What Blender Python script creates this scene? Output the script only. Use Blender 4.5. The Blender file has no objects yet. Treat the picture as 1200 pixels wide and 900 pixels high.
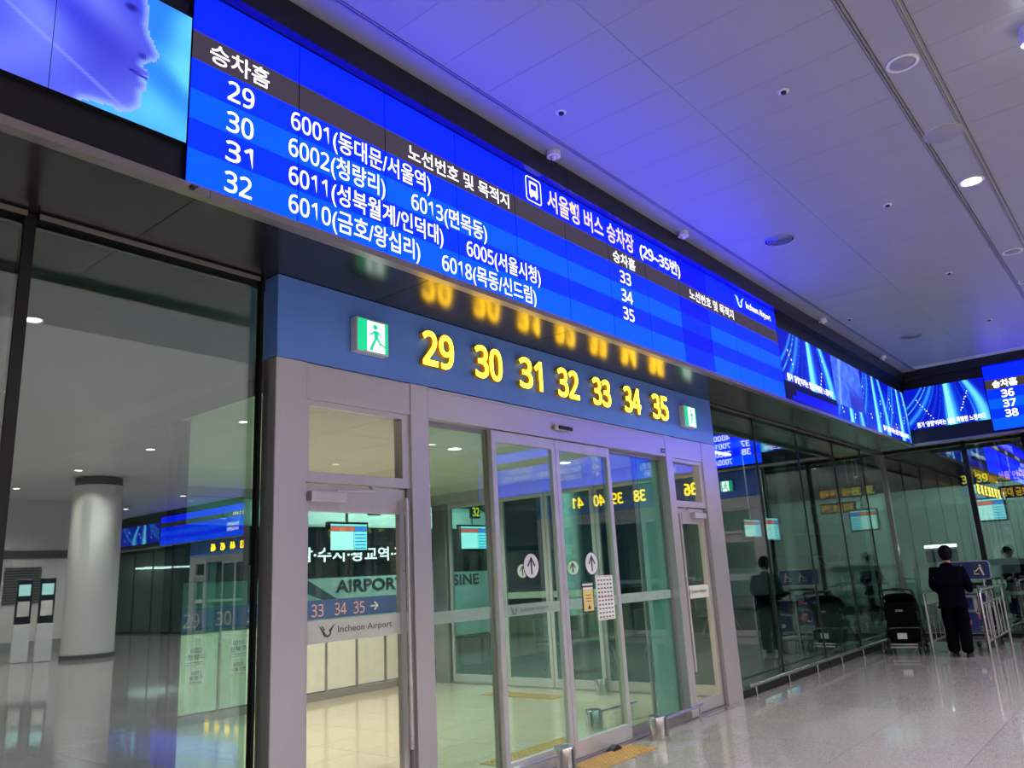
import bpy, bmesh, math, random
import numpy as np
from mathutils import Vector, Matrix
random.seed(7)
PI = math.pi
SC = bpy.context.scene
COL = SC.collection

# ------------------------------------------------------------------ camera
def setup_camera():
    f, yaw, pitch, roll = 920.08, 0.8882, 0.2407, -0.0552
    cy, sy, cp, sp = math.cos(yaw), math.sin(yaw), math.cos(pitch), math.sin(pitch)
    w = Vector((sy*cp, cy*cp, sp)); r0 = Vector((cy, -sy, 0)); u0 = r0.cross(w)
    c, s = math.cos(roll), math.sin(roll)
    r = c*r0 + s*u0; u = -s*r0 + c*u0
    cam = bpy.data.cameras.new('camera'); o = bpy.data.objects.new('camera', cam); COL.objects.link(o)
    m = Matrix(((r.x, u.x, -w.x, -2.8168), (r.y, u.y, -w.y, -4.2282), (r.z, u.z, -w.z, 1.5366), (0, 0, 0, 1)))
    o.matrix_world = m
    cam.sensor_width = 36; cam.lens = f/1200*36; cam.clip_start = 0.05; cam.clip_end = 300
    SC.camera = o
setup_camera()

# ------------------------------------------------------------------ world, exposure
W = bpy.data.worlds.new('night_sky'); SC.world = W; W.use_nodes = True
W.node_tree.nodes['Background'].inputs[0].default_value = (0.010, 0.014, 0.022, 1)
W.node_tree.nodes['Background'].inputs[1].default_value = 1.0
SC.view_settings.view_transform = 'Standard'; SC.view_settings.look = 'None'
SC.view_settings.exposure = 0.0; SC.view_settings.gamma = 1.0
SC.view_settings.use_curve_mapping = False
SC.cycles.use_denoising = True
SC.cycles.max_bounces = 10; SC.cycles.transparent_max_bounces = 24; SC.cycles.glossy_bounces = 5
SC.cycles.diffuse_bounces = 4; SC.cycles.sample_clamp_indirect = 4.0; SC.cycles.caustics_reflective = False
SC.cycles.caustics_refractive = False
LAMP = 640.0        # watts of one hall downlight
VEST = 150.0         # watts of one vestibule downlight
SCREEN = 1.0        # strength of the LED displays

# ------------------------------------------------------------------ materials
M = {}
def base(name):
    m = bpy.data.materials.new(name); m.use_nodes = True; M[name] = m
    return m, m.node_tree.nodes, m.node_tree.links, m.node_tree.nodes['Principled BSDF']
def mat(name, col, rough=0.5, metal=0.0, spec=0.5, var=0.06, scale=6.0, bump=0.0, stretch=None, coat=0.0, alpha=None):
    m, n, l, b = base(name)
    tc = n.new('ShaderNodeTexCoord'); mp = n.new('ShaderNodeMapping'); ns = n.new('ShaderNodeTexNoise')
    l.new(tc.outputs['Object'], mp.inputs['Vector']); l.new(mp.outputs[0], ns.inputs['Vector'])
    ns.inputs['Scale'].default_value = scale; ns.inputs['Detail'].default_value = 4
    if stretch: mp.inputs['Scale'].default_value = stretch
    rp = n.new('ShaderNodeValToRGB'); l.new(ns.outputs['Fac'], rp.inputs['Fac'])
    rp.color_ramp.elements[0].position = 0.3; rp.color_ramp.elements[1].position = 0.7
    rp.color_ramp.elements[0].color = (*[c*(1-var) for c in col], 1)
    rp.color_ramp.elements[1].color = (*[min(1, c*(1+var)) for c in col], 1)
    l.new(rp.outputs[0], b.inputs['Base Color'])
    b.inputs['Roughness'].default_value = rough; b.inputs['Metallic'].default_value = metal
    b.inputs['Specular IOR Level'].default_value = spec
    b.inputs['Coat Weight'].default_value = coat
    b.inputs['Coat Roughness'].default_value = 0.06
    if bump:
        bp = n.new('ShaderNodeBump'); bp.inputs['Strength'].default_value = bump; bp.inputs['Distance'].default_value = 0.004
        l.new(ns.outputs['Fac'], bp.inputs['Height']); l.new(bp.outputs[0], b.inputs['Normal'])
    if alpha is not None: b.inputs['Alpha'].default_value = alpha
    return m
def emit(name, col, s, basecol=(0.02, 0.02, 0.02), var=0.0):
    m, n, l, b = base(name)
    b.inputs['Base Color'].default_value = (*basecol, 1); b.inputs['Roughness'].default_value = 0.35
    b.inputs['Emission Color'].default_value = (*col, 1); b.inputs['Emission Strength'].default_value = s
    return m
def screen_mat(name, s):
    m, n, l, b = base(name)
    a = n.new('ShaderNodeAttribute'); a.attribute_name = 'Col'
    l.new(a.outputs['Color'], b.inputs['Emission Color']); b.inputs['Emission Strength'].default_value = s
    b.inputs['Base Color'].default_value = (0.010, 0.010, 0.012, 1); b.inputs['Roughness'].default_value = 0.3; b.inputs['Specular IOR Level'].default_value = 0.12
    return m
def glass_mat(name, tint, refl, ior=1.5, rough=0.0):
    m = bpy.data.materials.new(name); m.use_nodes = True; M[name] = m
    n, l = m.node_tree.nodes, m.node_tree.links; n.clear()
    out = n.new('ShaderNodeOutputMaterial'); mx = n.new('ShaderNodeMixShader')
    tr = n.new('ShaderNodeBsdfTransparent'); gl = n.new('ShaderNodeBsdfGlossy')
    tr.inputs[0].default_value = (*tint, 1); gl.inputs['Roughness'].default_value = rough
    gl.inputs[0].default_value = (0.93, 1.0, 0.97, 1)
    fr = n.new('ShaderNodeFresnel'); ge = n.new('ShaderNodeNewGeometry')
    mi = n.new('ShaderNodeMix'); mi.data_type = 'FLOAT'; mi.inputs[2].default_value = ior; mi.inputs[3].default_value = 1/ior   # same reflection on both faces of the sheet
    l.new(ge.outputs['Backfacing'], mi.inputs[0]); l.new(mi.outputs[0], fr.inputs[0])
    ma = n.new('ShaderNodeMath'); ma.operation = 'MULTIPLY_ADD'; ma.use_clamp = True
    ma.inputs[1].default_value = 1.0; ma.inputs[2].default_value = refl
    l.new(fr.outputs[0], ma.inputs[0]); l.new(ma.outputs[0], mx.inputs[0])
    l.new(tr.outputs[0], mx.inputs[1]); l.new(gl.outputs[0], mx.inputs[2]); l.new(mx.outputs[0], out.inputs[0])
    return m
def granite(name, c0, c1, rough):
    m, n, l, b = base(name)
    tc = n.new('ShaderNodeTexCoord')
    gm = n.new('ShaderNodeNewGeometry')
    v = n.new('ShaderNodeTexVoronoi'); v.inputs['Scale'].default_value = 160
    l.new(gm.outputs['Position'], v.inputs['Vector'])
    ns = n.new('ShaderNodeTexNoise'); ns.inputs['Scale'].default_value = 45; ns.inputs['Detail'].default_value = 6
    l.new(gm.outputs['Position'], ns.inputs['Vector'])
    oi = n.new('ShaderNodeObjectInfo')
    mx = n.new('ShaderNodeMix'); mx.data_type = 'RGBA'; mx.inputs[6].default_value = (*c0, 1); mx.inputs[7].default_value = (*c1, 1)
    ad = n.new('ShaderNodeMath'); ad.operation = 'MULTIPLY_ADD'; ad.inputs[1].default_value = 0.6
    sp = n.new('ShaderNodeSeparateColor'); l.new(v.outputs['Color'], sp.inputs[0])
    l.new(sp.outputs[0], ad.inputs[0]); 
    a2 = n.new('ShaderNodeMath'); a2.operation = 'MULTIPLY_ADD'; a2.inputs[1].default_value = 0.5
    l.new(ns.outputs['Fac'], a2.inputs[0])
    a3 = n.new('ShaderNodeMath'); a3.operation = 'MULTIPLY'; a3.inputs[1].default_value = 0.10
    l.new(oi.outputs['Random'], a3.inputs[0]); l.new(a3.outputs[0], a2.inputs[2])
    l.new(a2.outputs[0], ad.inputs[2]); l.new(ad.outputs[0], mx.inputs[0])
    l.new(mx.outputs[2], b.inputs['Base Color']); b.inputs['Roughness'].default_value = rough
    b.inputs['Specular IOR Level'].default_value = 0.95
    n2 = n.new('ShaderNodeTexNoise'); n2.inputs['Scale'].default_value = 2.5
    l.new(gm.outputs['Position'], n2.inputs['Vector'])
    bp = n.new('ShaderNodeBump'); bp.inputs['Strength'].default_value = 0.03; bp.inputs['Distance'].default_value = 0.01
    l.new(n2.outputs['Fac'], bp.inputs['Height']); l.new(bp.outputs[0], b.inputs['Normal'])
    return m

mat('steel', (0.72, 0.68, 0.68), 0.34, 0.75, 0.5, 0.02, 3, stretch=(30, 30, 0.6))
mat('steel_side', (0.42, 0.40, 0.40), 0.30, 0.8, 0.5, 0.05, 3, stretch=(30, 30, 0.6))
mat('chrome', (0.78, 0.76, 0.73), 0.22, 1.0)
mat('alu', (0.70, 0.67, 0.70), 0.38, 0.6)
mat('dark_metal', (0.022, 0.022, 0.024), 0.35, 0.4)
mat('black_band', (0.016, 0.016, 0.020), 0.30, 0.0, 0.4)
mat('black_gloss', (0.006, 0.006, 0.010), 0.10, 0.0, 0.5)
mat('soffit', (0.085, 0.080, 0.075), 0.22, 0.75, 0.5, 0.12, 2)
mat('lip', (0.42, 0.37, 0.34), 0.36, 0.8)
mat('header_blue', (0.16, 0.35, 1.0), 0.26, 0.0, 0.5, 0.04, 2)
mat('ceiling_white', (0.78, 0.77, 0.76), 0.42, 0.0, 0.4, 0.02, 2)
mat('ceiling_panel', (0.35, 0.35, 0.36), 0.40, 0.0, 0.4, 0.02, 2)
mat('ceiling_rail', (0.30, 0.29, 0.28), 0.40, 0.5)
mat('hall_white', (0.74, 0.73, 0.70), 0.5, 0.0, 0.4, 0.03, 1)
mat('hall_grey', (0.36, 0.37, 0.35), 0.5)
mat('louvre_dark', (0.10, 0.11, 0.11), 0.6)
mat('joint', (0.13, 0.12, 0.12), 0.7)
granite('floor_stone', (0.15, 0.138, 0.13), (0.52, 0.485, 0.455), 0.06)
granite('vestibule_stone', (0.44, 0.37, 0.27), (0.76, 0.66, 0.50), 0.10)
mat('asphalt', (0.045, 0.047, 0.048), 0.8, bump=0.4, scale=60)
mat('kerb', (0.07, 0.075, 0.07), 0.8, scale=20)
mat('tactile', (0.46, 0.25, 0.065), 0.55)
mat('rubber', (0.012, 0.012, 0.012), 0.6)
mat('white_plastic', (0.78, 0.78, 0.76), 0.4)
mat('grey_plastic', (0.30, 0.30, 0.31), 0.5)
mat('black_plastic', (0.012, 0.012, 0.013), 0.35)
mat('black_cloth', (0.006, 0.006, 0.008), 0.9, 0.0, 0.08, bump=0.5, scale=120)
mat('navy_cloth', (0.003, 0.0035, 0.009), 0.9, 0.0, 0.02, bump=0.5, scale=90)
mat('trouser_cloth', (0.003, 0.003, 0.005), 0.9, 0.0, 0.02, bump=0.5, scale=90)
mat('skin', (0.52, 0.32, 0.23), 0.55)
mat('hair', (0.003, 0.0025, 0.0025), 0.6, 0.0, 0.12, bump=0.8, scale=70, stretch=(1, 1, 0.2))
mat('paper', (0.80, 0.80, 0.76), 0.7)
mat('yellow_paper', (0.80, 0.62, 0.22), 0.7)
mat('ink', (0.05, 0.05, 0.07), 0.7)
mat('navy_ink', (0.025, 0.022, 0.11), 0.5)
mat('red_ink', (0.6, 0.06, 0.05), 0.6)
mat('logo_grey', (0.10, 0.10, 0.10), 0.5)
mat('guide_blue', (0.05, 0.10, 0.30), 0.5)
mat('salmon', (0.85, 0.42, 0.34), 0.6)
mat('bus_white', (0.66, 0.78, 0.74), 0.35, coat=0.5)
mat('bus_stripe', (0.10, 0.11, 0.16), 0.35)
mat('board_blue', (0.03, 0.05, 0.22), 0.4)
mat('pink', (0.75, 0.12, 0.22), 0.5)
mat('panel_frost', (0.74, 0.76, 0.68), 0.45)
glass_mat('glass', (0.80, 0.94, 0.89), 0.18)
glass_mat('glass_right', (0.66, 0.80, 0.75), 0.18)
glass_mat('glass_clear', (0.96, 0.98, 0.96), 0.02)
glass_mat('glass_door', (0.76, 0.93, 0.89), 0.02)
mat('frost', (0.42, 0.55, 0.48), 0.6, alpha=0.55)
mat('frost_white', (0.70, 0.72, 0.66), 0.6, alpha=0.8)
mat('frost_green', (0.30, 0.50, 0.42), 0.35, alpha=0.6)
screen_mat('screen', SCREEN)
emit('led_white', (1, 1, 1), 1.9)
emit('led_yellow', (1, 0.80, 0.30), 1.1)
emit('number_face', (1.0, 0.58, 0.014), 10.0)
mat('number_side', (0.75, 0.42, 0.03), 0.4)
emit('exit_green', (0.0, 0.50, 0.22), 1.5)
emit('exit_white', (0.85, 1.0, 0.93), 3.0)
emit('lamp_warm', (1.0, 0.86, 0.68), 14)
emit('lamp_cool', (0.9, 0.95, 1.0), 9)
emit('tv_cyan', (0.25, 0.80, 0.85), 1.7)
emit('tv_pale', (0.55, 0.90, 0.92), 1.7)
emit('tv_red', (0.85, 0.12, 0.10), 1.7)
emit('tv_blue', (0.05, 0.20, 0.75), 1.7)
emit('led_orange', (1.0, 0.42, 0.03), 1.3)
emit('sign_yellow', (1.0, 0.72, 0.05), 1.3)

# ------------------------------------------------------------------ mesh helpers
class MB:
    def __init__(s): s.v = []; s.f = []; s.mi = []; s.fc = []
    def add(s, vs, fs, mi=0, cols=None):
        o = len(s.v); s.v += [tuple(p) for p in vs]
        for k, f in enumerate(fs):
            s.f.append(tuple(o+i for i in f)); s.mi.append(mi); s.fc.append(cols[k] if cols else None)
        return s
    def box(s, x0, y0, z0, x1, y1, z1, mi=0):
        x0, x1 = min(x0, x1), max(x0, x1); y0, y1 = min(y0, y1), max(y0, y1); z0, z1 = min(z0, z1), max(z0, z1)
        return s.add([(x0,y0,z0),(x1,y0,z0),(x1,y1,z0),(x0,y1,z0),(x0,y0,z1),(x1,y0,z1),(x1,y1,z1),(x0,y1,z1)],
              [(0,3,2,1),(4,5,6,7),(0,1,5,4),(1,2,6,5),(2,3,7,6),(3,0,4,7)], mi)
    def tube(s, pts, r, n=10, mi=0, caps=True):
        pts = [Vector(p) for p in pts]; rs = r if isinstance(r, (list, tuple)) else [r]*len(pts)
        rings = []; prev = None
        for i, p in enumerate(pts):
            d = (pts[min(i+1, len(pts)-1)] - pts[max(i-1, 0)]).normalized()
            if prev is None:
                a = Vector((0,0,1)) if abs(d.z) < 0.9 else Vector((1,0,0))
                e = d.cross(a).normalized()
            else:
                e = (prev - d*prev.dot(d)).normalized()
            prev = e; g = d.cross(e)
            rings.append([p + (e*math.cos(2*PI*k/n) + g*math.sin(2*PI*k/n))*rs[i] for k in range(n)])
        vs = [q for rg in rings for q in rg]; fs = []
        for i in range(len(pts)-1):
            for k in range(n):
                fs.append((i*n+k, i*n+(k+1)%n, (i+1)*n+(k+1)%n, (i+1)*n+k))
        if caps:
            fs.append(tuple(range(n-1, -1, -1))); fs.append(tuple((len(pts)-1)*n+k for k in range(n)))
        return s.add(vs, fs, mi)
    def cyl(s, p0, p1, r, n=16, mi=0): return s.tube([p0, p1], r, n, mi)
    def lathe(s, prof, c=(0,0,0), n=24, mi=0):
        vs = []; fs = []
        for (r, z) in prof:
            for k in range(n):
                a = 2*PI*k/n; vs.append((c[0]+r*math.cos(a), c[1]+r*math.sin(a), c[2]+z))
        for i in range(len(prof)-1):
            for k in range(n): fs.append((i*n+k, i*n+(k+1)%n, (i+1)*n+(k+1)%n, (i+1)*n+k))
        fs.append(tuple(range(n-1, -1, -1))); fs.append(tuple((len(prof)-1)*n+k for k in range(n)))
        return s.add(vs, fs, mi)
    def prism(s, poly, y0, y1, mi=0, axis='y'):      # poly in (x,z), extruded along y (or in (y,z) along x; (x,y) along z)
        n = len(poly)
        def P(a, b, t): return {'y': (a, t, b), 'x': (t, a, b), 'z': (a, b, t)}[axis]
        vs = [P(a, b, y0) for a, b in poly] + [P(a, b, y1) for a, b in poly]
        fs = [tuple(range(n)), tuple(range(2*n-1, n-1, -1))] + [(i, n+i, n+(i+1)%n, (i+1)%n) for i in range(n)]
        return s.add(vs, fs, mi)
    def mesh(s, name, mats, smooth=False):
        me = bpy.data.meshes.new(name); me.from_pydata(s.v, [], s.f)
        for m in (mats if isinstance(mats, (list, tuple)) else [mats]): me.materials.append(M[m])
        me.polygons.foreach_set('material_index', s.mi)
        bm = bmesh.new(); bm.from_mesh(me); bmesh.ops.recalc_face_normals(bm, faces=bm.faces); bm.to_mesh(me); bm.free()
        if any(c is not None for c in s.fc):
            ca = me.color_attributes.new('Col', 'FLOAT_COLOR', 'CORNER')
            for p, c in zip(me.polygons, s.fc):
                for li in p.loop_indices: ca.data[li].color = (*(c or (0, 0, 0)), 1)
        if smooth:
            for p in me.polygons: p.use_smooth = True
            try: me.set_sharp_from_angle(angle=math.radians(40))
            except Exception: pass
        return me
    def build(s, name, mats, parent=None, smooth=False, bevel=0.0, loc=None):
        o = bpy.data.objects.new(name, s.mesh(name, mats, smooth)); COL.objects.link(o)
        if parent is not None: o.parent = parent
        if loc: o.location = loc
        if bevel:
            b = o.modifiers.new('bevel', 'BEVEL'); b.width = bevel; b.segments = 2; b.limit_method = 'ANGLE'
        return o
def box(name, m, b, parent=None, bevel=0.0): return MB().box(*b).build(name, m, parent, bevel=bevel)
def tag(o, label, cat, group=None, kind=None):
    o['label'] = label
    if cat: o['category'] = cat
    if group: o['group'] = group
    if kind: o['kind'] = kind
    return o
def struct(o, label=None):
    o['kind'] = 'structure'
    if label: o['label'] = label
    return o
def empty(name, loc=(0,0,0), rz=0.0):
    o = bpy.data.objects.new(name, None); COL.objects.link(o); o.location = loc; o.rotation_euler = (0, 0, rz)
    o.empty_display_size = 0.1
    return o
def inst(o, parent=None, loc=None, rot=None, name=None):
    c = o.copy(); COL.objects.link(c)
    if name: c.name = name
    if parent is not None: c.parent = parent
    if loc is not None: c.location = loc
    if rot is not None: c.rotation_euler = rot
    return c
def tree(o, parent=None, loc=None, rz=None):
    c = o.copy(); COL.objects.link(c); c.parent = parent
    if loc is not None: c.location = loc
    if rz is not None: c.rotation_euler = (0, 0, rz)
    for ch in list(o.children): tree(ch, c)
    return c
# lettering: flat text turned into a mesh that stands in the xz plane facing -y, scaled into x0..x1 with digit height h
_jobs = []
SANS = {ord('0')+i: chr(0x1D7E2+i) for i in range(10)}      # upright sans digits with a flagged 1, as on the signs
def text(name, body, m, x0, x1, zb, h, y=0.0, parent=None, bold=0.012, ext=0.0, depth=None):
    me = bpy.data.meshes.new(name); me.materials.append(M[m])
    o = bpy.data.objects.new(name, me); COL.objects.link(o)
    if parent is not None: o.parent = parent
    _jobs.append((me, body.translate(SANS), x0, x1, zb, h, y, bold, ext, depth))
    return o
def write_texts():      # all lettering of one weight is set as the lines of one text, then cut into its lines
    keys = sorted({(jb[7], jb[8]) for jb in _jobs})
    for bold, ext in keys:
        js = [jb for jb in _jobs if (jb[7], jb[8]) == (bold, ext)]
        lines = sorted({jb[1] for jb in js})
        cu = bpy.data.curves.new('lettering', 'FONT'); cu.body = '\n'.join(lines); cu.offset = bold; cu.extrude = ext; cu.resolution_u = 3
        cu.space_line = 3.0
        o = bpy.data.objects.new('lettering', cu); src = bpy.data.meshes.new_from_object(o)
        bpy.data.objects.remove(o); bpy.data.curves.remove(cu)
        a = np.zeros(len(src.vertices)*3); src.vertices.foreach_get('co', a); a = a.reshape(-1, 3)
        ln = np.rint(-(a[:, 1]-0.3)/3.0).astype(int)
        polys = {}
        for p in src.polygons: polys.setdefault(int(ln[p.vertices[0]]), []).append(tuple(p.vertices))
        for (me, body, x0, x1, zb, h, y, _, _, depth) in js:
            k = lines.index(body); idx = np.nonzero(ln == k)[0]; rm = {int(v): n for n, v in enumerate(idx)}
            q = a[idx].copy(); q[:, 1] += 3.0*k
            lo, hi = q.min(0), q.max(0); r = np.zeros_like(q)
            r[:, 0] = x0+(q[:, 0]-lo[0])*(x1-x0)/(hi[0]-lo[0]); r[:, 2] = zb+q[:, 1]*h/0.70
            r[:, 1] = y-(q[:, 2]/ext*(depth or 0.02)*0.5 if ext else 0.0)
            me.from_pydata([tuple(map(float, v)) for v in r], [], [tuple(rm[v] for v in f) for f in polys[k]]); me.update()
        bpy.data.meshes.remove(src)

# ------------------------------------------------------------------ measures of the place
GY, GX = 0.25, 14.25            # glass lines: front wall y, right wall x
FY, FX = -0.70, 13.45          # faces of the LED fascias
SOF, CEIL = 3.57, 4.95
SEAMX = [-0.5947]

# ================================================================== STRUCTURE
# ---- floor
fl = MB()
X0, X1, Y0, Y1 = -3.6, 14.4, -7.2, 0.0
fl.box(X0, Y0, -0.12, X1, Y1, -0.006)
floor = struct(fl.build('floor', 'joint'), 'polished grey granite tile floor of the arrivals hall')
ts = 0.9
tile_me = MB().box(0.002, 0.002, -0.02, ts-0.002, ts-0.002, 0.0).mesh('tile', 'floor_stone')
for i in range(20):
    for j in range(8):
        o = bpy.data.objects.new('tile', tile_me); COL.objects.link(o); o.parent = floor
        o.location = (X0+i*ts, Y0+j*ts, 0)
st = MB()
st.box(-12, -36, -0.12, X0, Y1, 0); st.box(X0, -36, -0.12, GX, Y0, 0); st.box(X1, Y0, -0.12, GX, Y1, 0)
st.box(-12, Y1, -0.12, GX, GY, 0)
so = st.build('outer_paving', 'floor_stone', floor); so['kind'] = 'stuff'

# ---- ceiling of the hall, panels as children
ceil = struct(box('ceiling', 'ceiling_white', (-12, -36, CEIL+0.015, FX+0.4, FY+0.05, CEIL+0.15)), 'white panelled ceiling tinted blue by the displays')
pw = 0.4445
def panel_mesh(w, d): return MB().box(0.0012, 0.0012, 0, w-0.0012, d-0.0012, 0.02).mesh('ceiling_panel', 'ceiling_panel')
for (ya, yb, ph) in ((-2.02, -1.0, 0.15), (-3.205, -2.02, 0.15), (-4.70, -3.545, 0.115), (-5.90, -4.70, 0.115)):
    me = panel_mesh(pw, yb-ya)
    for k in range(-6, 30):
        x = ph + k*pw
        if x + pw > FX - 0.02: continue
        o = bpy.data.objects.new('ceiling_panel', me); COL.objects.link(o); o.parent = ceil; o.location = (x, ya, CEIL)
me1 = panel_mesh(3.5, 0.21); me2 = panel_mesh(3.5, 0.245)
for k in range(-1, 4):
    for me, y in ((me1, -0.965), (me2, -3.495)):
        x = -2.5 + 3.5*k if k < 4 else 0
        if x + 3.5 > FX: continue
        o = bpy.data.objects.new('ceiling_strip', me); COL.objects.link(o); o.parent = ceil; o.location = (x, y, CEIL)
o = MB().box(11.5, -0.965, CEIL, FX-0.05, -0.755, CEIL+0.02).build('ceiling_strip', 'ceiling_panel', ceil)
o = MB().box(11.5, -3.495, CEIL, FX-0.05, -3.25, CEIL+0.02).build('ceiling_strip', 'ceiling_panel', ceil)
for y0, y1 in ((-0.998, -0.985), (-0.978, -0.968), (-3.223, -3.208), (-3.246, -3.232), (-3.512, -3.497), (-3.542, -3.528)):
    MB().box(-12, y0, CEIL-0.006, FX, y1, CEIL+0.02).build('rail', 'ceiling_rail', ceil)

# ---- upper front wall (fascia) with soffit, lip and black band
wf = struct(box('wall_front', 'black_band', (-12, FY+0.04, SOF+0.02, GX, GY+0.1, 5.2)), 'black fascia above the glass front')
sx = [-12, -7.8, -6.1, -4.35, -2.63, -0.90, 0.82, 2.54, 4.26, 5.98, 8.2, 9.9, 11.68, 13.4]
for a, b in zip(sx[:-1], sx[1:]):
    MB().box(a+0.003, FY+0.042, SOF, b-0.003, GY+0.1, SOF+0.02).build('soffit_panel', 'soffit', wf)
t3 = struct(empty('trim_3', (0, FY, SOF)), 'metal lip along the lower edge of the front fascia')
t4 = struct(empty('trim_4', (0, FY, 4.755)), 'black band above the front displays')
t5 = struct(empty('trim_5', (FX, 0, SOF)), 'metal lip along the lower edge of the right fascia')
t6 = struct(empty('trim_6', (FX, 0, 4.80)), 'black band above the right displays')
for a, b in zip(sx[:-1], sx[1:]):
    MB().box(a+0.002, -0.03, -0.045, b-0.002, 0.038, 0).build('fascia_lip', 'lip', t3)
for k in range(-8, 10):
    a = -1.02+k*1.68
    if a+1.67 > FX+1.2: continue
    MB().box(a+0.002, -0.075, 0, a+1.678, 0.038, CEIL+0.013-4.755).build('band_panel', 'black_band', t4)  # overhang past the displays is added to shade the ceiling strip
# right wall fascia
wr = struct(box('wall_right', 'black_band', (FX+0.04, -36, SOF+0.02, GX+0.1, FY+0.04, 5.2)), 'black fascia above the right glass wall')
sy = [FY+0.03-1.72*k for k in range(0, 21)]
for a, b in zip(sy[:-1], sy[1:]):
    MB().box(FX+0.042, b+0.003, SOF, GX+0.1, a-0.003, SOF+0.02).build('soffit_panel', 'soffit', wr)
    MB().box(-0.03, b+0.002, -0.045, 0.038, a-0.002, 0).build('fascia_lip', 'lip', t5)
    MB().box(-0.075, b+0.002, 0, 0.038, a-0.002-(0.11 if a > -0.7 else 0), CEIL+0.013-4.80).build('band_panel', 'black_band', t6)
MB().box(FX, FY, SOF, GX+0.1, GY+0.1, SOF+0.02).build('soffit_panel', 'soffit', wr)

# ---- other walls of the hall (seen in the reflections)
wb = struct(MB().box(-12, -25.3, 0, 9.0, -25.0, 5).build('wall_back', 'hall_white'), 'white wall at the far back of the hall')
MB().box(-12, -25.0, 3.0, 9.0, -24.94, 3.25).build('dark_band', 'louvre_dark', wb)
MB().box(-12, -25.0, 0, 9.0, -24.96, 0.35).build('plinth', 'hall_grey', wb)
for k in range(6):
    x = -2.2 + k*1.8
    for j in range(14):
        MB().box(x, -25.0, 1.55+j*0.085, x+1.1, -24.95, 1.60+j*0.085).build('louvre_slat', 'louvre_dark', wb)
struct(MB().box(8.7, -36, 0, 9.0, -25.3, 5).build('wall_corridor', 'hall_grey'), 'grey wall of the far corridor')
struct(MB().box(8.7, -36.3, 0, GX, -36, 5).build('wall_end', 'hall_grey'), 'grey end wall of the far corridor')
struct(MB().box(-12.3, -36, 0, -12, GY, 5).build('wall_left', 'hall_white'), 'white end wall left of the hall')

# ---- glazing: window_n = mullion + pane
wn = [0]
def window_y(x0, x1, gm='glass', mw=0.06, gy=0.15):
    wn[0] += 1
    r = struct(empty('window_%d' % wn[0], (x0, gy, 0)), 'tall glass pane of the front wall')
    w = x1-x0
    MB().box(mw/2+0.002, -0.008, 0.09, w-mw/2-0.002, 0.008, SOF-0.07).build('pane', gm, r)
    MB().box(-mw/2, -0.018, 0, mw/2, 0.05, SOF-0.002).build('mullion', 'dark_metal', r, bevel=0.004)
    MB().box(mw/2, -0.05, 0.0, w-mw/2, 0.05, 0.085).build('sill', 'dark_metal', r)
    MB().box(mw/2, -0.05, SOF-0.04, w-mw/2, 0.05, SOF-0.002).build('head_rail', 'dark_metal', r)
    MB().box(mw/2, -0.06, SOF-0.04, w-mw/2, -0.052, SOF-0.012).build('trim_strip', 'lip', r)
    return r
def window_x(y0, y1, gm='glass_right', mw=0.09):      # right wall, y0 > y1
    wn[0] += 1
    r = struct(empty('window_%d' % wn[0], (GX, y0, 0)), 'tall glass pane of the right wall')
    w = y0-y1
    MB().box(-0.008, -w+mw/2+0.002, 0.09, 0.008, -mw/2-0.002, SOF-0.07).build('pane', gm, r)
    MB().box(-0.02, -w-mw/2, 0, 0.06, -w+mw/2, SOF-0.002).build('mullion', 'dark_metal', r, bevel=0.004)
    MB().box(-0.05, -w+mw/2, 0.0, 0.05, -mw/2, 0.08).build('sill', 'dark_metal', r)
    MB().box(-0.05, -w+mw/2, SOF-0.04, 0.05, -mw/2, SOF-0.002).build('head_rail', 'dark_metal', r)
    return r
for a, b in ((-6.58, -4.86), (-4.86, -3.14), (-3.14, -1.43), (-1.43, -0.03)): window_y(a, b, gy=0.17)
struct(MB().box(-0.026, 0.152, 0, -0.006, 0.20, SOF-0.002).build('trim_1', 'dark_metal'))
for a, b in ((6.36, 7.83), (7.83, 9.48), (9.48, 11.19), (11.19, 12.83), (12.83, GX)): window_y(a, b, 'glass_right', 0.036, 0.10)
struct(MB().box(GX-0.05, 0.05, 0, GX+0.09, 0.20, SOF-0.002).build('trim_2', 'steel_side'), 'steel corner post of the glass walls')
for a, b in ((0.09, -1.40), (-1.40, -2.40)): window_x(a, b)

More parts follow.
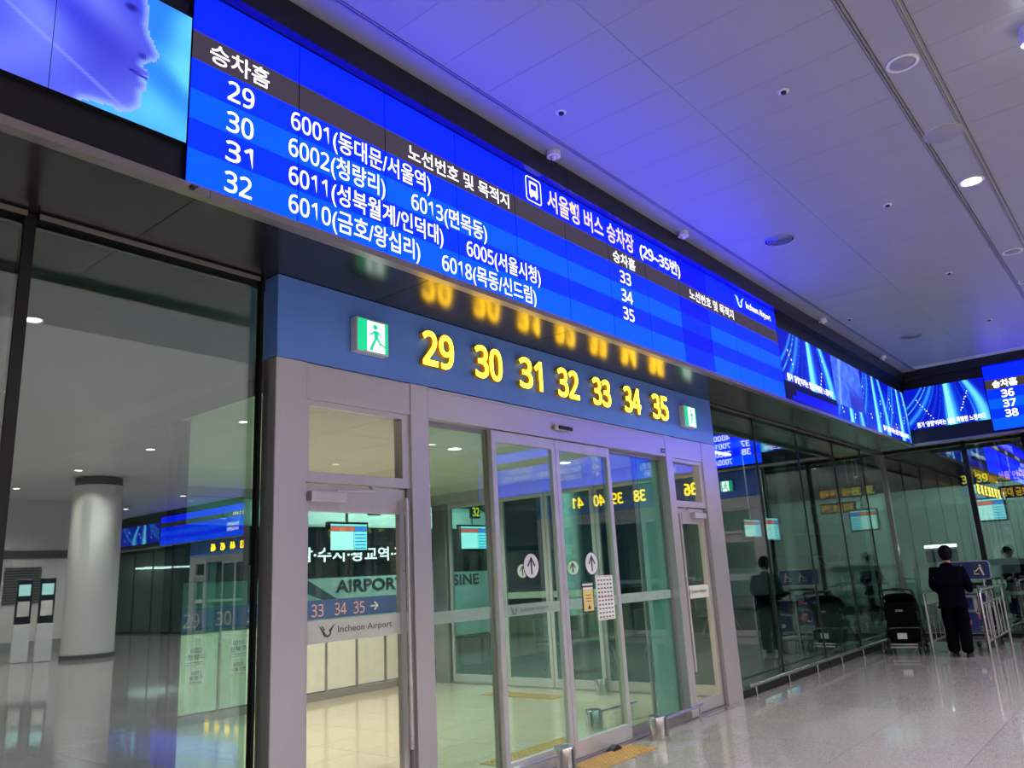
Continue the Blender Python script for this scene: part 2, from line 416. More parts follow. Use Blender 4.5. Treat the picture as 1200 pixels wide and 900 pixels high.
# ================================================================== PORTALS (gates in the glass walls)
dn = [0]
PL = 6.3275
def bird(parent, cx, cz, w, m, y=0.0, name='emblem'):
    # a small winged swirl: two feather strokes, a bowl and a curl
    b = MB()
    def ribbon(pts, t0, t1):
        n = len(pts); L = []; R = []
        for i, (x, z) in enumerate(pts):
            x0, z0 = pts[max(i-1, 0)]; x1, z1 = pts[min(i+1, n-1)]
            d = math.hypot(x1-x0, z1-z0) or 1; nx, nz = -(z1-z0)/d, (x1-x0)/d
            t = (t0+(t1-t0)*i/(n-1))*0.5
            L.append((cx+(x+nx*t)*w, y, cz+(z+nz*t)*w)); R.append((cx+(x-nx*t)*w, y, cz+(z-nz*t)*w))
        b.add(L+R, [(i, i+1, n+i+1, n+i) for i in range(n-1)])
    arc = lambda x, z, r, a0, a1, k=10: [(x+r*math.cos(math.radians(a0+(a1-a0)*i/k)), z+r*math.sin(math.radians(a0+(a1-a0)*i/k))) for i in range(k+1)]
    ribbon([(-0.5, 0.24), (-0.36, 0.14), (-0.26, 0.0), (-0.16, -0.16)], 0.01, 0.12)
    ribbon([(-0.36, 0.24), (-0.24, 0.16), (-0.16, 0.02)], 0.01, 0.09)
    ribbon(arc(0.0, -0.06, 0.19, 190, 400, 14), 0.13, 0.05)
    ribbon([(0.12, -0.06), (0.26, 0.10), (0.36, 0.20), (0.5, 0.26)], 0.13, 0.01)
    return b.build(name, m, parent)
def portal(loc, rz, main=False):
    dn[0] += 1
    r = struct(empty('door_%d' % dn[0], loc, rz), 'stainless steel doorway with blue header panel' if main else None)
    D = 0.15
    def bx(name, m, b, parent=None, bevel=0.003): return box(name, m, b, parent or r, bevel)
    for a, b in ((0.0, 0.235), (1.165, 1.345), (5.05, 5.195), (5.945, PL)):
        p = bx('post', 'steel', (a, 0.0, 0.0, b, D, 3.0))
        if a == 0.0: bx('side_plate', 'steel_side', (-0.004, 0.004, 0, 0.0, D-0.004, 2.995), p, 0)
    for a, b in ((0.235, 1.165), (1.345, 5.05), (5.195, 5.945)):
        bx('header_beam', 'steel', (a+0.003, 0.004, 2.755, b-0.003, D, 2.997))
    bx('header_panel', 'header_blue', (0, -0.002, 3.003, PL, D, SOF-0.003))
    bx('track_cover', 'alu', (1.345, -0.006, 2.975, 5.05, 0.004, 2.99), None, 0)
    # swing doors with transom windows
    for (a, b, hinge) in ((0.235, 1.165, 0), (5.195, 5.945, 1)):
        t = MB()
        t.box(a, 0.02, 2.205, b, 0.11, 2.275); t.box(a, 0.02, 2.715, b, 0.11, 2.755)
        t.box(a, 0.02, 2.275, a+0.035, 0.11, 2.715); t.box(b-0.075, 0.02, 2.275, b, 0.11, 2.715)
        tr = t.build('transom', 'steel', r, bevel=0.002)
        box('pane', 'glass_clear', (a+0.036, 0.058, 2.276, b-0.076, 0.07, 2.714), tr)
        j = MB(); j.box(a, 0.02, 0, a+0.012, 0.12, 2.205); j.box(b-0.03, 0.02, 0, b, 0.12, 2.205)
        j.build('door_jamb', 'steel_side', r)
        la, lb = a+0.016, b-0.034
        d = MB(); sw = 0.055
        d.box(la, 0.045, 0.02, la+sw-0.02, 0.095, 2.195); d.box(lb-sw, 0.045, 0.02, lb, 0.095, 2.195)
        d.box(la+sw-0.02, 0.045, 2.02, lb-sw, 0.095, 2.195); d.box(la+sw-0.02, 0.045, 0.02, lb-sw, 0.095, 0.14)
        leaf = d.build('swing_door', 'steel', r, bevel=0.002)
        box('pane', 'glass_clear', (la+sw-0.019, 0.064, 0.141, lb-sw-0.001, 0.076, 2.019), leaf)
        hx = lb-sw*0.55 if hinge == 0 else la+sw*0.3
        h = MB(); h.tube([(hx, 0.0, 0.45), (hx, 0.0, 2.13)], 0.021, 12)
        for z in (0.62, 1.62, 2.05): h.tube([(hx, 0.0, z), (hx, 0.05, z)], 0.010, 8)
        h.build('handle', 'chrome', leaf, smooth=True)
        cx0, cx1 = (la+0.02, la+0.31) if hinge == 0 else (lb-0.33, lb-0.04)
        MB().box(cx0, -0.012, 2.08, cx1, 0.045, 2.148).build('door_closer', 'alu', leaf, bevel=0.006)
        ex = cx0+0.5 if hinge == 0 else cx0-0.2
        MB().tube([(0.5*(cx0+cx1)+0.06, 0.0, 2.155), (ex, -0.03, 2.165), (ex+0.01, 0.03, 2.20)], 0.008, 8).build('closer_arm', 'alu', leaf)
        box('frost_band', 'frost_white', (la+sw-0.018, 0.058, 1.195, lb-sw-0.002, 0.063, 1.335), leaf)
        w = (lb-sw-la)
        bird(leaf, la+0.20*w+0.03, 1.268, 0.16*w+0.01, 'logo_grey', 0.056)
        text('lettering', 'Incheon Airport', 'logo_grey', la+0.34*w, la+0.90*w, 1.25, 0.042, 0.056, leaf, 0.004)
    # fixed side panes and sliding leaves
    for (a, b) in ((1.345, 2.12), (3.90, 5.05)):
        t = MB(); t.box(a, 0.085, 0.0, b, 0.125, 0.09); t.box(a, 0.085, 2.72, b, 0.125, 2.755)
        t.box(a, 0.085, 0.09, a+0.03, 0.125, 2.72); t.box(b-0.03, 0.085, 0.09, b, 0.125, 2.72)
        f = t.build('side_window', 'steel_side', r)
        box('pane', 'glass_door', (a+0.031, 0.10, 0.091, b-0.031, 0.112, 2.719), f)
        box('frost_band', 'frost', (a+0.032, 0.094, 1.225, b-0.032, 0.099, 1.315), f)
    box('frosted_panel', 'frost_green', (4.60, 0.128, 0.09, 5.05, 0.140, 2.75), r)
    bx('pocket_post', 'steel_side', (4.52, 0.127, 0.0, 4.57, 0.15, 2.75), None, 0.002)
    for k, (a, b) in enumerate(((2.105, 2.995), (3.0, 3.92))):
        t = MB(); t.box(a, 0.03, 0.015, b, 0.075, 0.15); t.box(a, 0.03, 2.655, b, 0.075, 2.75)
        t.box(a, 0.03, 0.15, a+0.055, 0.075, 2.655); t.box(b-0.055, 0.03, 0.15, b, 0.075, 2.655)
        f = t.build('sliding_door', 'alu', r, bevel=0.003)
        box('pane', 'glass_door', (a+0.056, 0.047, 0.151, b-0.056, 0.059, 2.654), f)
        box('frost_band', 'frost', (a+0.057, 0.041, 1.225, b-0.057, 0.046, 1.315), f)
        if k == 0:
            bird(f, a+0.20, 1.268, 0.11, 'logo_grey', 0.040); text('lettering', 'Incheon Airport', 'logo_grey', a+0.28, a+0.66, 1.255, 0.036, 0.040, f, 0.004)
    bx('threshold', 'steel_side', (0.235, 0.0, 0.0, 5.945, 0.15, 0.012), None, 0)
    return r
P1 = portal((0, 0, 0), 0, True)
P2 = portal((GX-0.2, -2.45, 0), -PI/2)
struct(P2, 'steel doorway on the right wall facing the hall')
P3 = portal((GX-0.2, -20.3, 0), -PI/2)
struct(P3, 'steel doorway far down the right wall')
y = -2.45-PL-0.05
while y > -20: 
    b = max(y-1.72, -20.25); window_x(y, b); y = b
    if b <= -20.2: break
for k in range(5): window_x(-20.3-PL-0.05-1.72*k, -20.3-PL-0.05-1.72*(k+1))

# gate numbers
WORDS = ['twenty-nine', 'thirty', 'thirty-one', 'thirty-two', 'thirty-three', 'thirty-four', 'thirty-five', 'thirty-six', 'thirty-seven', 'thirty-eight', 'thirty-nine', 'forty', 'forty-one', 'forty-two', 'forty-three', 'forty-four', 'forty-five', 'forty-six']
def gate_number(num, x0, x1, root_loc, rz, label, group=None, z=3.165, h=0.262):
    r = empty('gate_number', root_loc, rz)
    text('number_body', num, 'number_side', x0, x1, z, h, -0.022, r, 0.022, 0.05, 0.04)
    text('number_face', num, 'number_face', x0+0.006, x1-0.006, z+0.002, h-0.006, -0.0445, r, 0.018, 0.05, 0.003)
    tag(r, label, 'number', group)
    return r
for n, x0, x1 in ((29, 1.26, 1.61), (30, 1.86, 2.21), (31, 2.44, 2.775), (32, 3.01, 3.355), (33, 3.595, 3.92), (34, 4.18, 4.52), (35, 4.77, 5.125)):
    gate_number(str(n), x0, x1, (0, -0.003, 0), 0, 'glowing yellow number %s on the blue header above the steel doorway' % WORDS[n-29], 'yellow gate numbers over the doors')
for k in range(6):
    x = 1.52 + k*0.645
    gate_number(str(36+k), x, x+0.34, (GX-0.203, -2.45, 0), -PI/2, 'glowing yellow number %s over the right wall doorway, mirrored in the door glass' % WORDS[k+7], 'yellow numbers over the right wall doors')
for k in range(5):
    x = 1.52 + k*0.70
    gate_number(str(42+k), x, x+0.34, (GX-0.203, -20.3, 0), -PI/2, 'small yellow number %s over the far doorway, mirrored in the left pane' % WORDS[k+13], 'yellow numbers over the far doors')

# exit signs
def exit_sign(loc, rz, label):
    r = empty('exit_sign', loc, rz); w, h = 0.30, 0.255
    box('housing', 'white_plastic', (0, -0.07, 0, w, 0, h), r, 0.008)
    box('green_face', 'exit_green', (0.012, -0.073, 0.012, w-0.012, -0.0705, h-0.012), r)
    box('white_door', 'exit_white', (0.095, -0.0755, 0.014, 0.255, -0.0735, h-0.02), r)
    g = MB()
    yf, yb = -0.079, -0.0765
    hd = [(0.165+0.021*math.cos(a*PI/6), 0.198+0.021*math.sin(a*PI/6)) for a in range(12)]
    g.prism(hd, yf, yb)
    for pl in ([(0.150,0.172),(0.196,0.172),(0.190,0.118),(0.158,0.112)], [(0.158,0.116),(0.182,0.116),(0.140,0.030),(0.112,0.030)],
               [(0.168,0.122),(0.192,0.122),(0.226,0.072),(0.208,0.062)], [(0.208,0.080),(0.222,0.086),(0.262,0.066),(0.256,0.050)],
               [(0.152,0.172),(0.164,0.158),(0.128,0.128),(0.104,0.142),(0.110,0.152),(0.126,0.144)], [(0.190,0.172),(0.226,0.138),(0.218,0.128),(0.184,0.156)],
               [(0.112,0.030),(0.140,0.030),(0.150,0.018),(0.112,0.018)]):
        g.prism(pl, yf, yb)
    g.build('running_figure', 'exit_green', r)
    tag(r, label, 'exit sign')
exit_sign((0.594, -0.003, 3.138), 0, 'green running man exit sign left of the yellow number 29')
exit_sign((5.46, -0.003, 3.138), 0, 'green running man exit sign right of the yellow number 35')
exit_sign((GX-0.205, -3.02, 3.138), -PI/2, 'green exit sign on the right wall doorway, mirrored in glass')

# ================================================================== LED DISPLAYS
def lin(c): 
    return tuple(((v/255)/12.92 if v <= 10 else ((v/255+0.055)/1.055)**2.4) for v in c)
LED_BLUE = 9.0      # the blue diodes are far brighter than the picture can hold
def led(c):
    r, g, b = lin(c); return (r, g, b*(1+(LED_BLUE-1)*max(0, (b-max(r, g)))))
def led2(c): return tuple(v*1.35 for v in lin(c))
B_DARK, B_LIGHT, B_TOP, GREY = led((0, 54, 238)), led((0, 98, 246)), led((0, 40, 246)), led((70, 62, 74))
ROWS = [4.747, 4.487, 4.31, 4.13, 3.955, 3.78, 3.577]
def board_panels(parent, n, w, dz=0.0, off=(), dim=1.0):
    for k in range(n):
        b = MB(); x0, x1 = k*w+0.003, (k+1)*w-0.003
        v = random.uniform(0.94, 1.06)
        for i in range(6):
            c = (B_TOP, GREY, B_DARK, B_LIGHT, B_DARK, B_LIGHT)[i]
            if k in off and i != 1: c = tuple(q*s for q, s in zip(c, (1, 0.30, 1.02)))
            c = tuple(q*v for q in c); c = (c[0], c[1], c[2]*dim)
            b.add([(x0, 0, ROWS[i+1]+dz), (x1, 0, ROWS[i+1]+dz), (x1, 0, ROWS[i]+dz), (x0, 0, ROWS[i]+dz)], [(0, 1, 2, 3)], 0, [c])
        z0, z1 = ROWS[-1]+dz, ROWS[0]+dz
        b.box(x0, 0.001, z0, x1, 0.035, z1, 1)
        b.build('led_panel', ['screen', 'black_plastic'], parent)
PW = 0.6762; BX = -1.022
def bus_icon(parent, x0, z0, w, h, y):
    g = MB(); t = 0.009
    def rr(x0, z0, x1, z1, r): 
        P = []
        for cx, cz, a in ((x1-r, z1-r, 0), (x0+r, z1-r, 90), (x0+r, z0+r, 180), (x1-r, z0+r, 270)):
            for i in range(5): P.append((cx+r*math.cos(math.radians(a+i*22.5)), cz+r*math.sin(math.radians(a+i*22.5))))
        return P
    o, i_ = rr(x0, z0, x0+w, z0+h, 0.03), rr(x0+t, z0+t, x0+w-t, z0+h-t, 0.024); n = len(o)
    g.add([(a, y, b) for a, b in o]+[(a, y, b) for a, b in i_], [(k, (k+1) % n, n+(k+1) % n, n+k) for k in range(n)])
    cx = x0+w*0.5; bw = w*0.27
    g.add([(a, y, b) for a, b in rr(cx-bw, z0+h*0.26, cx+bw, z0+h*0.50, 0.012)], [tuple(range(20))])
    g.add([(cx-bw, y, z0+h*0.5), (cx-bw*0.72, y, z0+h*0.5), (cx-bw*0.72, y, z0+h*0.74), (cx-bw, y, z0+h*0.74)], [(0, 1, 2, 3)])
    g.add([(cx+bw, y, z0+h*0.5), (cx+bw*0.72, y, z0+h*0.5), (cx+bw*0.72, y, z0+h*0.74), (cx+bw, y, z0+h*0.74)], [(0, 1, 2, 3)])
    g.add([(a, y, b) for a, b in rr(cx-bw, z0+h*0.74, cx+bw, z0+h*0.83, 0.012)], [tuple(range(20))])
    for s in (-1, 1): g.add([(cx+s*bw*0.85, y, z0+h*0.18), (cx+s*bw*0.45, y, z0+h*0.18), (cx+s*bw*0.45, y, z0+h*0.27), (cx+s*bw*0.85, y, z0+h*0.27)], [(0, 1, 2, 3)])
    g.build('bus_icon', 'led_white', parent)
bd = empty('bus_display_board', (BX, FY, 0))
board_panels(bd, 12, PW, 0, (8,))
T = lambda s, x0, x1, zb, h, m='led_white', bold=0.014: text('lettering', s, m, x0-BX, x1-BX, zb, h, -0.003, bd, bold)
T('승차홈', -0.92, -0.55, 4.350, 0.092, bold=0.012)
T('노선번호 및 목적지', 0.535, 1.608, 4.350, 0.092, bold=0.012)
T('승차홈', 3.11, 3.51, 4.345, 0.092, bold=0.012)
T('노선번호 및 목적지', 4.63, 5.74, 4.35, 0.092, bold=0.012)
for s, z in (('29', 4.160), ('30', 3.972), ('31', 3.795), ('32', 3.612)): T(s, -0.808, -0.645, z, 0.115, bold=0.012)
for s, z in (('33', 4.155), ('34', 3.972), ('35', 3.795)): T(s, 3.205, 3.40, z, 0.115, bold=0.012)
for s, x0, x1, z in (('6001(동대문/서울역)', -0.40, 0.742, 4.165), ('6002(청량리)', -0.414, 0.322, 3.985), ('6013(면목동)', 0.555, 1.32, 3.980),
                     ('6011(성북월계/인덕대)', -0.41, 0.85, 3.806), ('6005(서울시청)', 1.09, 1.955, 3.800),
                     ('6010(금호/왕십리)', -0.408, 0.622, 3.628), ('6018(목동/신드림)', 0.832, 1.882, 3.615)):
    T(s, x0, x1, z, 0.110, bold=0.009)
bus_icon(bd, 1.838-BX, 4.508, 0.205, 0.222, -0.003)
T('서울행 버스 승차장', 2.125, 3.52, 4.535, 0.150, 'led_yellow', 0.02)
T('(29~35번)', 3.63, 4.46, 4.545, 0.118, bold=0.02)
bird(bd, 5.98-BX, 4.63, 0.26, 'tv_pale', -0.003)
T('Incheon Airport', 6.16, 6.93, 4.59, 0.085, bold=0.014)
tag(bd, 'long blue LED bus board listing platforms 29 to 35 above the doorway', 'display board')

# right wall board: runs along -y from y=-2.07
RB = -2.07
bd2 = empty('bus_display_board', (FX, RB, 0), -PI/2)
board_panels(bd2, 12, PW, 0.045, (), 0.5)
T2 = lambda s, x0, x1, zb, h, m='led_white', bold=0.014: text('lettering', s, m, x0, x1, zb+0.045, h, -0.003, bd2, bold)
T2('승차홈', 0.11, 0.50, 4.345, 0.10, bold=0.035)
for s, z in (('36', 4.150), ('37', 3.968), ('38', 3.79)): T2(s, 0.22, 0.42, z, 0.122, bold=0.028)
T2('노선번호 및 목적지', 1.55, 2.63, 4.35, 0.092, bold=0.012)
for s, z in (('4000(서울)', 4.165), ('7001(목동)', 3.985), ('7000(동대)', 3.806), ('7000A(인덕)', 3.63)): T2(s, 0.66, 1.46, z, 0.11, bold=0.02)
for s, z in (('39', 4.155), ('40', 3.972), ('41', 3.795)): T2(s, 4.2, 4.40, z, 0.115, bold=0.012)
for s, x0, x1, z in (('4100(서울역)', 1.72, 2.55, 4.165), ('6002(면목동)', 1.72, 2.55, 3.985), ('8100(인덕대/금호)', 1.72, 2.95, 3.806), ('8106(목동)', 2.1, 2.85, 3.63),
                     ('5000(서울시청)', 4.75, 5.7, 4.165), ('5001(청량리/면목동)', 4.75, 6.1, 3.985), ('5100(동대문)', 4.75, 5.6, 3.806), ('5300(금호)', 6.3, 7.1, 4.165), ('5301(왕십리)', 6.4, 7.3, 3.985)): T2(s, x0, x1, z, 0.11, bold=0.006)
T2('서울행 버스 승차장', 3.1, 4.5, 4.535, 0.150, 'led_yellow', 0.02)
tag(bd2, 'blue LED bus board for platforms 36 to 38 on the right wall', 'display board')
# far board on the right wall
bd3 = empty('bus_display_board', (FX, -19.9, 0), -PI/2)
board_panels(bd3, 12, PW, 0.0, (), 0.30)
for s, z in (('42', 4.155), ('43', 3.972), ('44', 3.795), ('45', 3.62)): text('lettering', s, 'led_white', 0.2, 0.4, z, 0.115, -0.003, bd3, 0.022)
for s, x0, x1, z in (('노선번호 및 목적지', 1.5, 2.6, 4.35), ('8001(서울)', 0.66, 1.5, 4.165), ('8002(목동)', 0.66, 1.5, 3.985), ('8003(면목)', 0.66, 1.5, 3.806), ('8004(금호)', 2.2, 3.0, 3.985), ('8005(청량)', 2.2, 3.0, 3.806)):
    text('lettering', s, 'led_white', x0, x1, z, 0.10, -0.003, bd3, 0.02)
tag(bd3, 'distant blue LED bus board, seen only as a mirror image in the left pane', 'display board')

# ---- painted video screens: one grid per LED cabinet
def video(parent, x0, x1, z0, z1, fn, nx, nz, y=0.0, back=True):
    b = MB(); vs = []; fs = []; cs = []
    for j in range(nz+1):
        for i in range(nx+1): vs.append((x0+(x1-x0)*i/nx, y, z0+(z1-z0)*j/nz))
    for j in range(nz):
        for i in range(nx):
            a = j*(nx+1)+i; fs.append((a, a+1, a+nx+2, a+nx+1))
            cs.append(led2(tuple(max(0, min(255, q)) for q in fn(x0+(x1-x0)*(i+0.5)/nx, z0+(z1-z0)*(j+0.5)/nz))))
    b.add(vs, fs, 0, cs)
    if back: b.box(x0, y+0.001, z0, x1, y+0.035, z1, 1)
    return b.build('led_panel', ['screen', 'black_plastic'], parent)
sst = lambda a, b, x: (lambda t: t*t*(3-2*t))(max(0, min(1, (x-a)/(b-a))))
mix = lambda a, b, t: tuple(p+(q-p)*t for p, q in zip(a, b))
PROF = [(-1.276, 4.56), (-1.261, 4.478), (-1.255, 4.42), (-1.261, 4.366), (-1.245, 4.315), (-1.216, 4.27), (-1.191, 4.223), (-1.202, 4.187), (-1.253, 4.151), (-1.269, 4.123), (-1.246, 4.105), (-1.236, 4.081), (-1.26, 4.049), (-1.242, 4.038), (-1.248, 3.996), (-1.268, 3.967), (-1.266, 3.93), (-1.276, 3.882), (-1.311, 3.844), (-1.359, 3.824), (-1.424, 3.827), (-1.486, 3.82), (-1.535, 3.806), (-1.578, 3.728)]
HEAD = PROF + [(-2.6, 3.728), (-2.6, 4.56)]
def seg_dist(p, a, b):
    ax, ay = a; bx, by = b; px, py = p; dx, dy = bx-ax, by-ay
    t = max(0, min(1, ((px-ax)*dx+(py-ay)*dy)/(dx*dx+dy*dy+1e-9))); return math.hypot(px-ax-t*dx, py-ay-t*dy)
def inside(p, poly):
    x, y = p; c = False; j = len(poly)-1
    for i in range(len(poly)):
        xi, yi = poly[i]; xj, yj = poly[j]
        if (yi > y) != (yj > y) and x < (xj-xi)*(y-yi)/(yj-yi)+xi: c = not c
        j = i
    return c
def wob(x, z): return 0.5+0.5*math.sin(7*x+3*z+2*math.sin(5*z+1.3*x))*math.cos(4*z-3*x)
def face_fn(x, z):
    d = min(seg_dist((x, z), a, b) for a, b in zip(PROF[:-1], PROF[1:]))
    w = wob(x*1.3, z*1.3)
    if inside((x, z), HEAD):
        c = mix((58, 66, 214), (104, 120, 236), w)
        c = mix(c, (48, 40, 176), 0.55*sst(0.35, 0.0, math.hypot((x+1.40), (z-4.12)*0.8)))
        c = mix(c, (150, 190, 250), 0.75*sst(0.05, 0.0, d))
        c = mix(c, (24, 20, 130), sst(0.035, 0.0, math.hypot((x+1.345)*0.7, z-4.425)))
        c = mix(c, (34, 26, 150), 0.9*sst(0.028, 0.0, math.hypot((x+1.275)*0.8, z-4.178)))
        c = mix(c, (34, 26, 150), 0.9*sst(0.014, 0.0, seg_dist((x, z), (-1.33, 4.075), (-1.25, 4.062))))
        c = mix(c, (70, 60, 205), 0.7*sst(0.025, 0.0, seg_dist((x, z), (-1.31, 4.10), (-1.25, 4.09))))
        s = sst(0.02, 0.0, abs((z-4.0)-0.55*(x+1.66)*-1-0.02))
        return mix(c, (140, 150, 245), 0.5*s)
    c = mix((38, 120, 236), (92, 196, 248), sst(0.2, 0.85, w*0.6+0.4*sst(-1.35, -1.0, x)))
    if x < -1.68: c = mix((10, 40, 190), (40, 90, 235), w)
    return c
scr = empty('portrait_screen', (0, FY, 0))
for k in range(4):
    x1 = -1.029-0.656*k
    video(scr, x1-0.653, x1, 3.797, 4.546, face_fn if k < 2 else (lambda x, z: mix((8, 30, 170), (30, 90, 235), wob(x, z))), 60 if k < 2 else 12, 66 if k < 2 else 12)
tag(scr, 'LED video screen showing a blue face in profile, left of the bus board', 'screen')
def streak(u, v):      # light trails: u 0..1 across, v 0..1 up
    a = (u-0.53)/(2.0-1.1*v) if u < 0.8 else (u-0.53)/(2.0-1.1*v)
    t = 0
    for c, w, s in ((0.0, 0.030, 1.3), (0.045, 0.05, 0.7), (-0.20, 0.035, 0.75), (0.27, 0.05, 1.2), (-0.33, 0.018, 0.8), (-0.10, 0.010, 0.35), (0.13, 0.008, 0.3), (-0.27, 0.007, 1.1), (-0.15, 0.005, 0.6), (-0.06, 0.004, 0.5), (0.20, 0.006, 0.5)):
        bend = 0.10*(1-v)**2*(1 if c > 0 else -1)*abs(c)*6*(1 if c < 0 else -0.4)
        t += s*math.exp(-((a-c-bend)/w)**2)
    c = mix((4, 16, 178), (22, 120, 242), min(1, t*1.1))
    c = mix(c, (130, 232, 255), max(0, min(1, t*1.1-0.55)))
    for k in range(9):      # dotted lamp rows
        for (u0, v0, du, dv) in ((0.14, 0.72, 0.022, -0.062), (0.80, 0.80, -0.016, -0.062)):
            if math.hypot((u-u0-du*k)*1.7, v-v0-dv*k) < 0.013: return (225, 245, 255)
    return c
vw = empty('video_wall', (0, FY, 0))
nV = 9; wV = (FX-0.002-7.098)/nV
def vfn(x, z):
    u = (x-7.1)/(wV*3.0); v = (z-3.58)/0.98
    k = int((x-7.1)/wV)
    if k < 3:
        if z < 3.66 and x < 8.9 and z > 3.58+0.0: return (2, 3, 14) if (z < 3.62 or x < 7.35) else (8, 12, 220)
        if z < 3.74: return (10, 14, 205) if x > 7.5 else (6, 6, 16)
        if z < 3.84: return (6, 6, 18)
        return streak(u, v)
    if k in (3, 4):
        c = mix((52, 84, 224), (76, 120, 240), wob(x*2, z*3)); 
        if z < 3.80: return streak((x-9.1)/1.4, (z-3.4)/0.9)
        if k == 4: c = mix(c, (40, 40, 170), sst(4.25, 3.9, z))
        return mix(c, (150, 200, 250), 0.5*math.exp(-((x-9.45-0.3*(z-4))/0.06)**2))
    return streak(((x-10.5)/(wV*2.2)) % 1.0, v)
for k in range(nV):
    x0 = 7.098+k*wV
    video(vw, x0+0.002, x0+wV-0.002, 3.577, 4.56, vfn, 22, 34)
CAP = "뭔가 '공항'이라는 말은 특별한 느낌이다"
text('caption', CAP, 'led_white', 7.25, 9.05, 3.865, 0.075, -0.003, vw, 0.02)
text('caption', CAP, 'led_white', 11.6, 13.3, 3.66, 0.07, -0.003, vw, 0.02)
tag(vw, 'long LED video wall with blue light trails right of the bus board', 'screen')
vr = empty('video_screen', (FX, FY-0.005, 0), -PI/2)
for k in range(2):
    video(vr, k*0.677+0.004, (k+1)*0.677-0.002, 3.835, 4.615, lambda x, z: streak(x/1.354, (z-3.835)/0.78), 40, 40)
text('caption', CAP, 'led_white', 0.14, 1.28, 3.872, 0.075, -0.003, vr, 0.02)
tag(vr, 'LED screen with blue light trails and white caption on the right wall', 'screen')
vf = empty('video_screen', (FX, -28.1, 0), -PI/2)
for k in range(4): video(vf, k*0.9, (k+1)*0.9-0.004, 3.75, 4.55, lambda x, z: streak((x/3.6*1.5) % 1, (z-3.75)/0.8), 16, 12)
tag(vf, 'distant blue video screen, seen only as a mirror image in the left pane', 'screen')

# ================================================================== CEILING FIXTURES
def spot(name, loc, watts, col, size=2.4, parent=None, rad=0.06):
    l = bpy.data.lights.new(name, 'SPOT'); l.energy = watts; l.color = col; l.spot_size = size; l.spot_blend = 0.7; l.shadow_soft_size = rad
    o = bpy.data.objects.new(name, l); COL.objects.link(o); o.location = loc
    if parent is not None: o.parent = parent
    return o
def downlight(x, y, lit, label, r=0.11, z=CEIL, group='recessed downlights in the ceiling', watts=None, col=(1.0, 0.94, 0.91)):
    o = empty('downlight', (x, y, z))
    MB().lathe([(r, -0.001), (r, -0.008), (r*0.8, -0.010), (r*0.78, -0.001)], n=28).build('trim_ring', 'white_plastic', o, smooth=True)
    MB().lathe([(r*0.74, -0.003), (r*0.70, -0.006), (0.01, -0.007)], n=24).build('lens', 'lamp_warm' if lit else 'grey_plastic', o, smooth=True)
    if lit: spot('bulb', (0, 0, -0.03), watts or LAMP, col, 2.5, o)
    return tag(o, label, 'downlight', group)
downlight(2.85, -3.372, False, 'unlit round downlight between the ceiling rails, nearest the camera')
downlight(5.302, -3.375, True, 'lit warm round downlight between the ceiling rails')
downlight(7.716, -3.38, False, 'unlit round downlight between the ceiling rails beyond the lit one')
downlight(9.09, -3.36, False, 'unlit round downlight at the right edge of the ceiling strip')
for x in (-4.5, 10.2): downlight(x, -3.375 if x < 0 else -5.8, True, 'lit warm ceiling downlight outside the view, %s' % {0.4: 'near the camera', -4.5: 'left end of the rails', 10.2: 'right of the rails'}[x], group='downlights outside the view')
for y in (-5.8, -9.8, -13.8, -17.8, -22.2):
    for x in (-4.5, 0.6, 6.0, 11.3):
        if (x, y) in ((11.3, -5.8),): continue
        downlight(x, y, True, 'lit downlight behind the camera, %s row, %s of its row' % ({-5.8: 'nearest', -9.8: 'second', -13.8: 'third', -17.8: 'fourth', -22.2: 'farthest'}[y], {-4.5: 'leftmost', 0.6: 'second', 6.0: 'third', 11.3: 'rightmost'}[x]), group='mirrored downlights behind the camera', r=0.13)
for y in (-27, -31): downlight(11.5, y, True, 'lit downlight over the far corridor behind the column, %s one' % ('nearer' if y > -30 else 'farther'), group='far corridor downlights', r=0.13)
def speaker(x, y, label, r=0.155):
    o = empty('ceiling_speaker', (x, y, CEIL))
    MB().lathe([(r, -0.001), (r, -0.007), (r*0.95, -0.009)], n=32).build('grille', 'grey_plastic', o, smooth=True)
    MB().lathe([(r*1.03, -0.0005), (r*1.03, -0.004), (r*0.99, -0.004)], n=32).build('rim', 'white_plastic', o, smooth=True)
    tag(o, label, 'speaker')
speaker(4.143, -3.377, 'grey round ceiling speaker beside the lit downlight')
def vent(x, y, label, r=0.16):
    o = empty('air_vent', (x, y, CEIL))
    MB().lathe([(r*0.95, -0.001), (r*0.95, -0.003), (0.01, -0.003)], n=32).build('shade_disc', 'rubber', o)  # flat black disc paints the shade of the hollow behind the rings
    for k in range(5):
        q = r*(1-0.19*k)
        MB().lathe([(q, -0.002), (q, -0.006), (q-0.011, -0.008), (q-0.011, -0.003)], n=32).build('ring', 'alu', o, smooth=True)
    tag(o, label, 'vent', 'round ceiling vents')
vent(5.272, -1.516, 'round air vent with rings in the ceiling above the long bus board')
vent(10.703, -1.562, 'round air vent in the ceiling near the far corner')
vent(6.6, -8.3, 'round air vent behind the camera, mirrored in the left pane', 0.2)
for k, (x, y) in enumerate(((2.579, -2.609), (5.247, -2.64), (7.936, -2.66), (10.707, -2.66), (8.92, -1.137), (1.62, -1.25))):
    o = empty('sprinkler', (x, y, CEIL))
    MB().lathe([(0.042, -0.001), (0.040, -0.006), (0.03, -0.007)], n=16).build('plate', 'white_plastic', o)
    MB().lathe([(0.022, -0.006), (0.020, -0.02), (0.012, -0.024)], n=12).build('head', 'black_plastic', o)
    tag(o, ['small dark sprinkler in the ceiling nearest the camera', 'small sprinkler left of the lit downlight', 'small sprinkler beyond the lit downlight', 'farthest small sprinkler near the right board',
            'small sprinkler close to the trim rail above the video wall', 'small sprinkler close to the trim rail above the bus icon'][k], 'sprinkler')
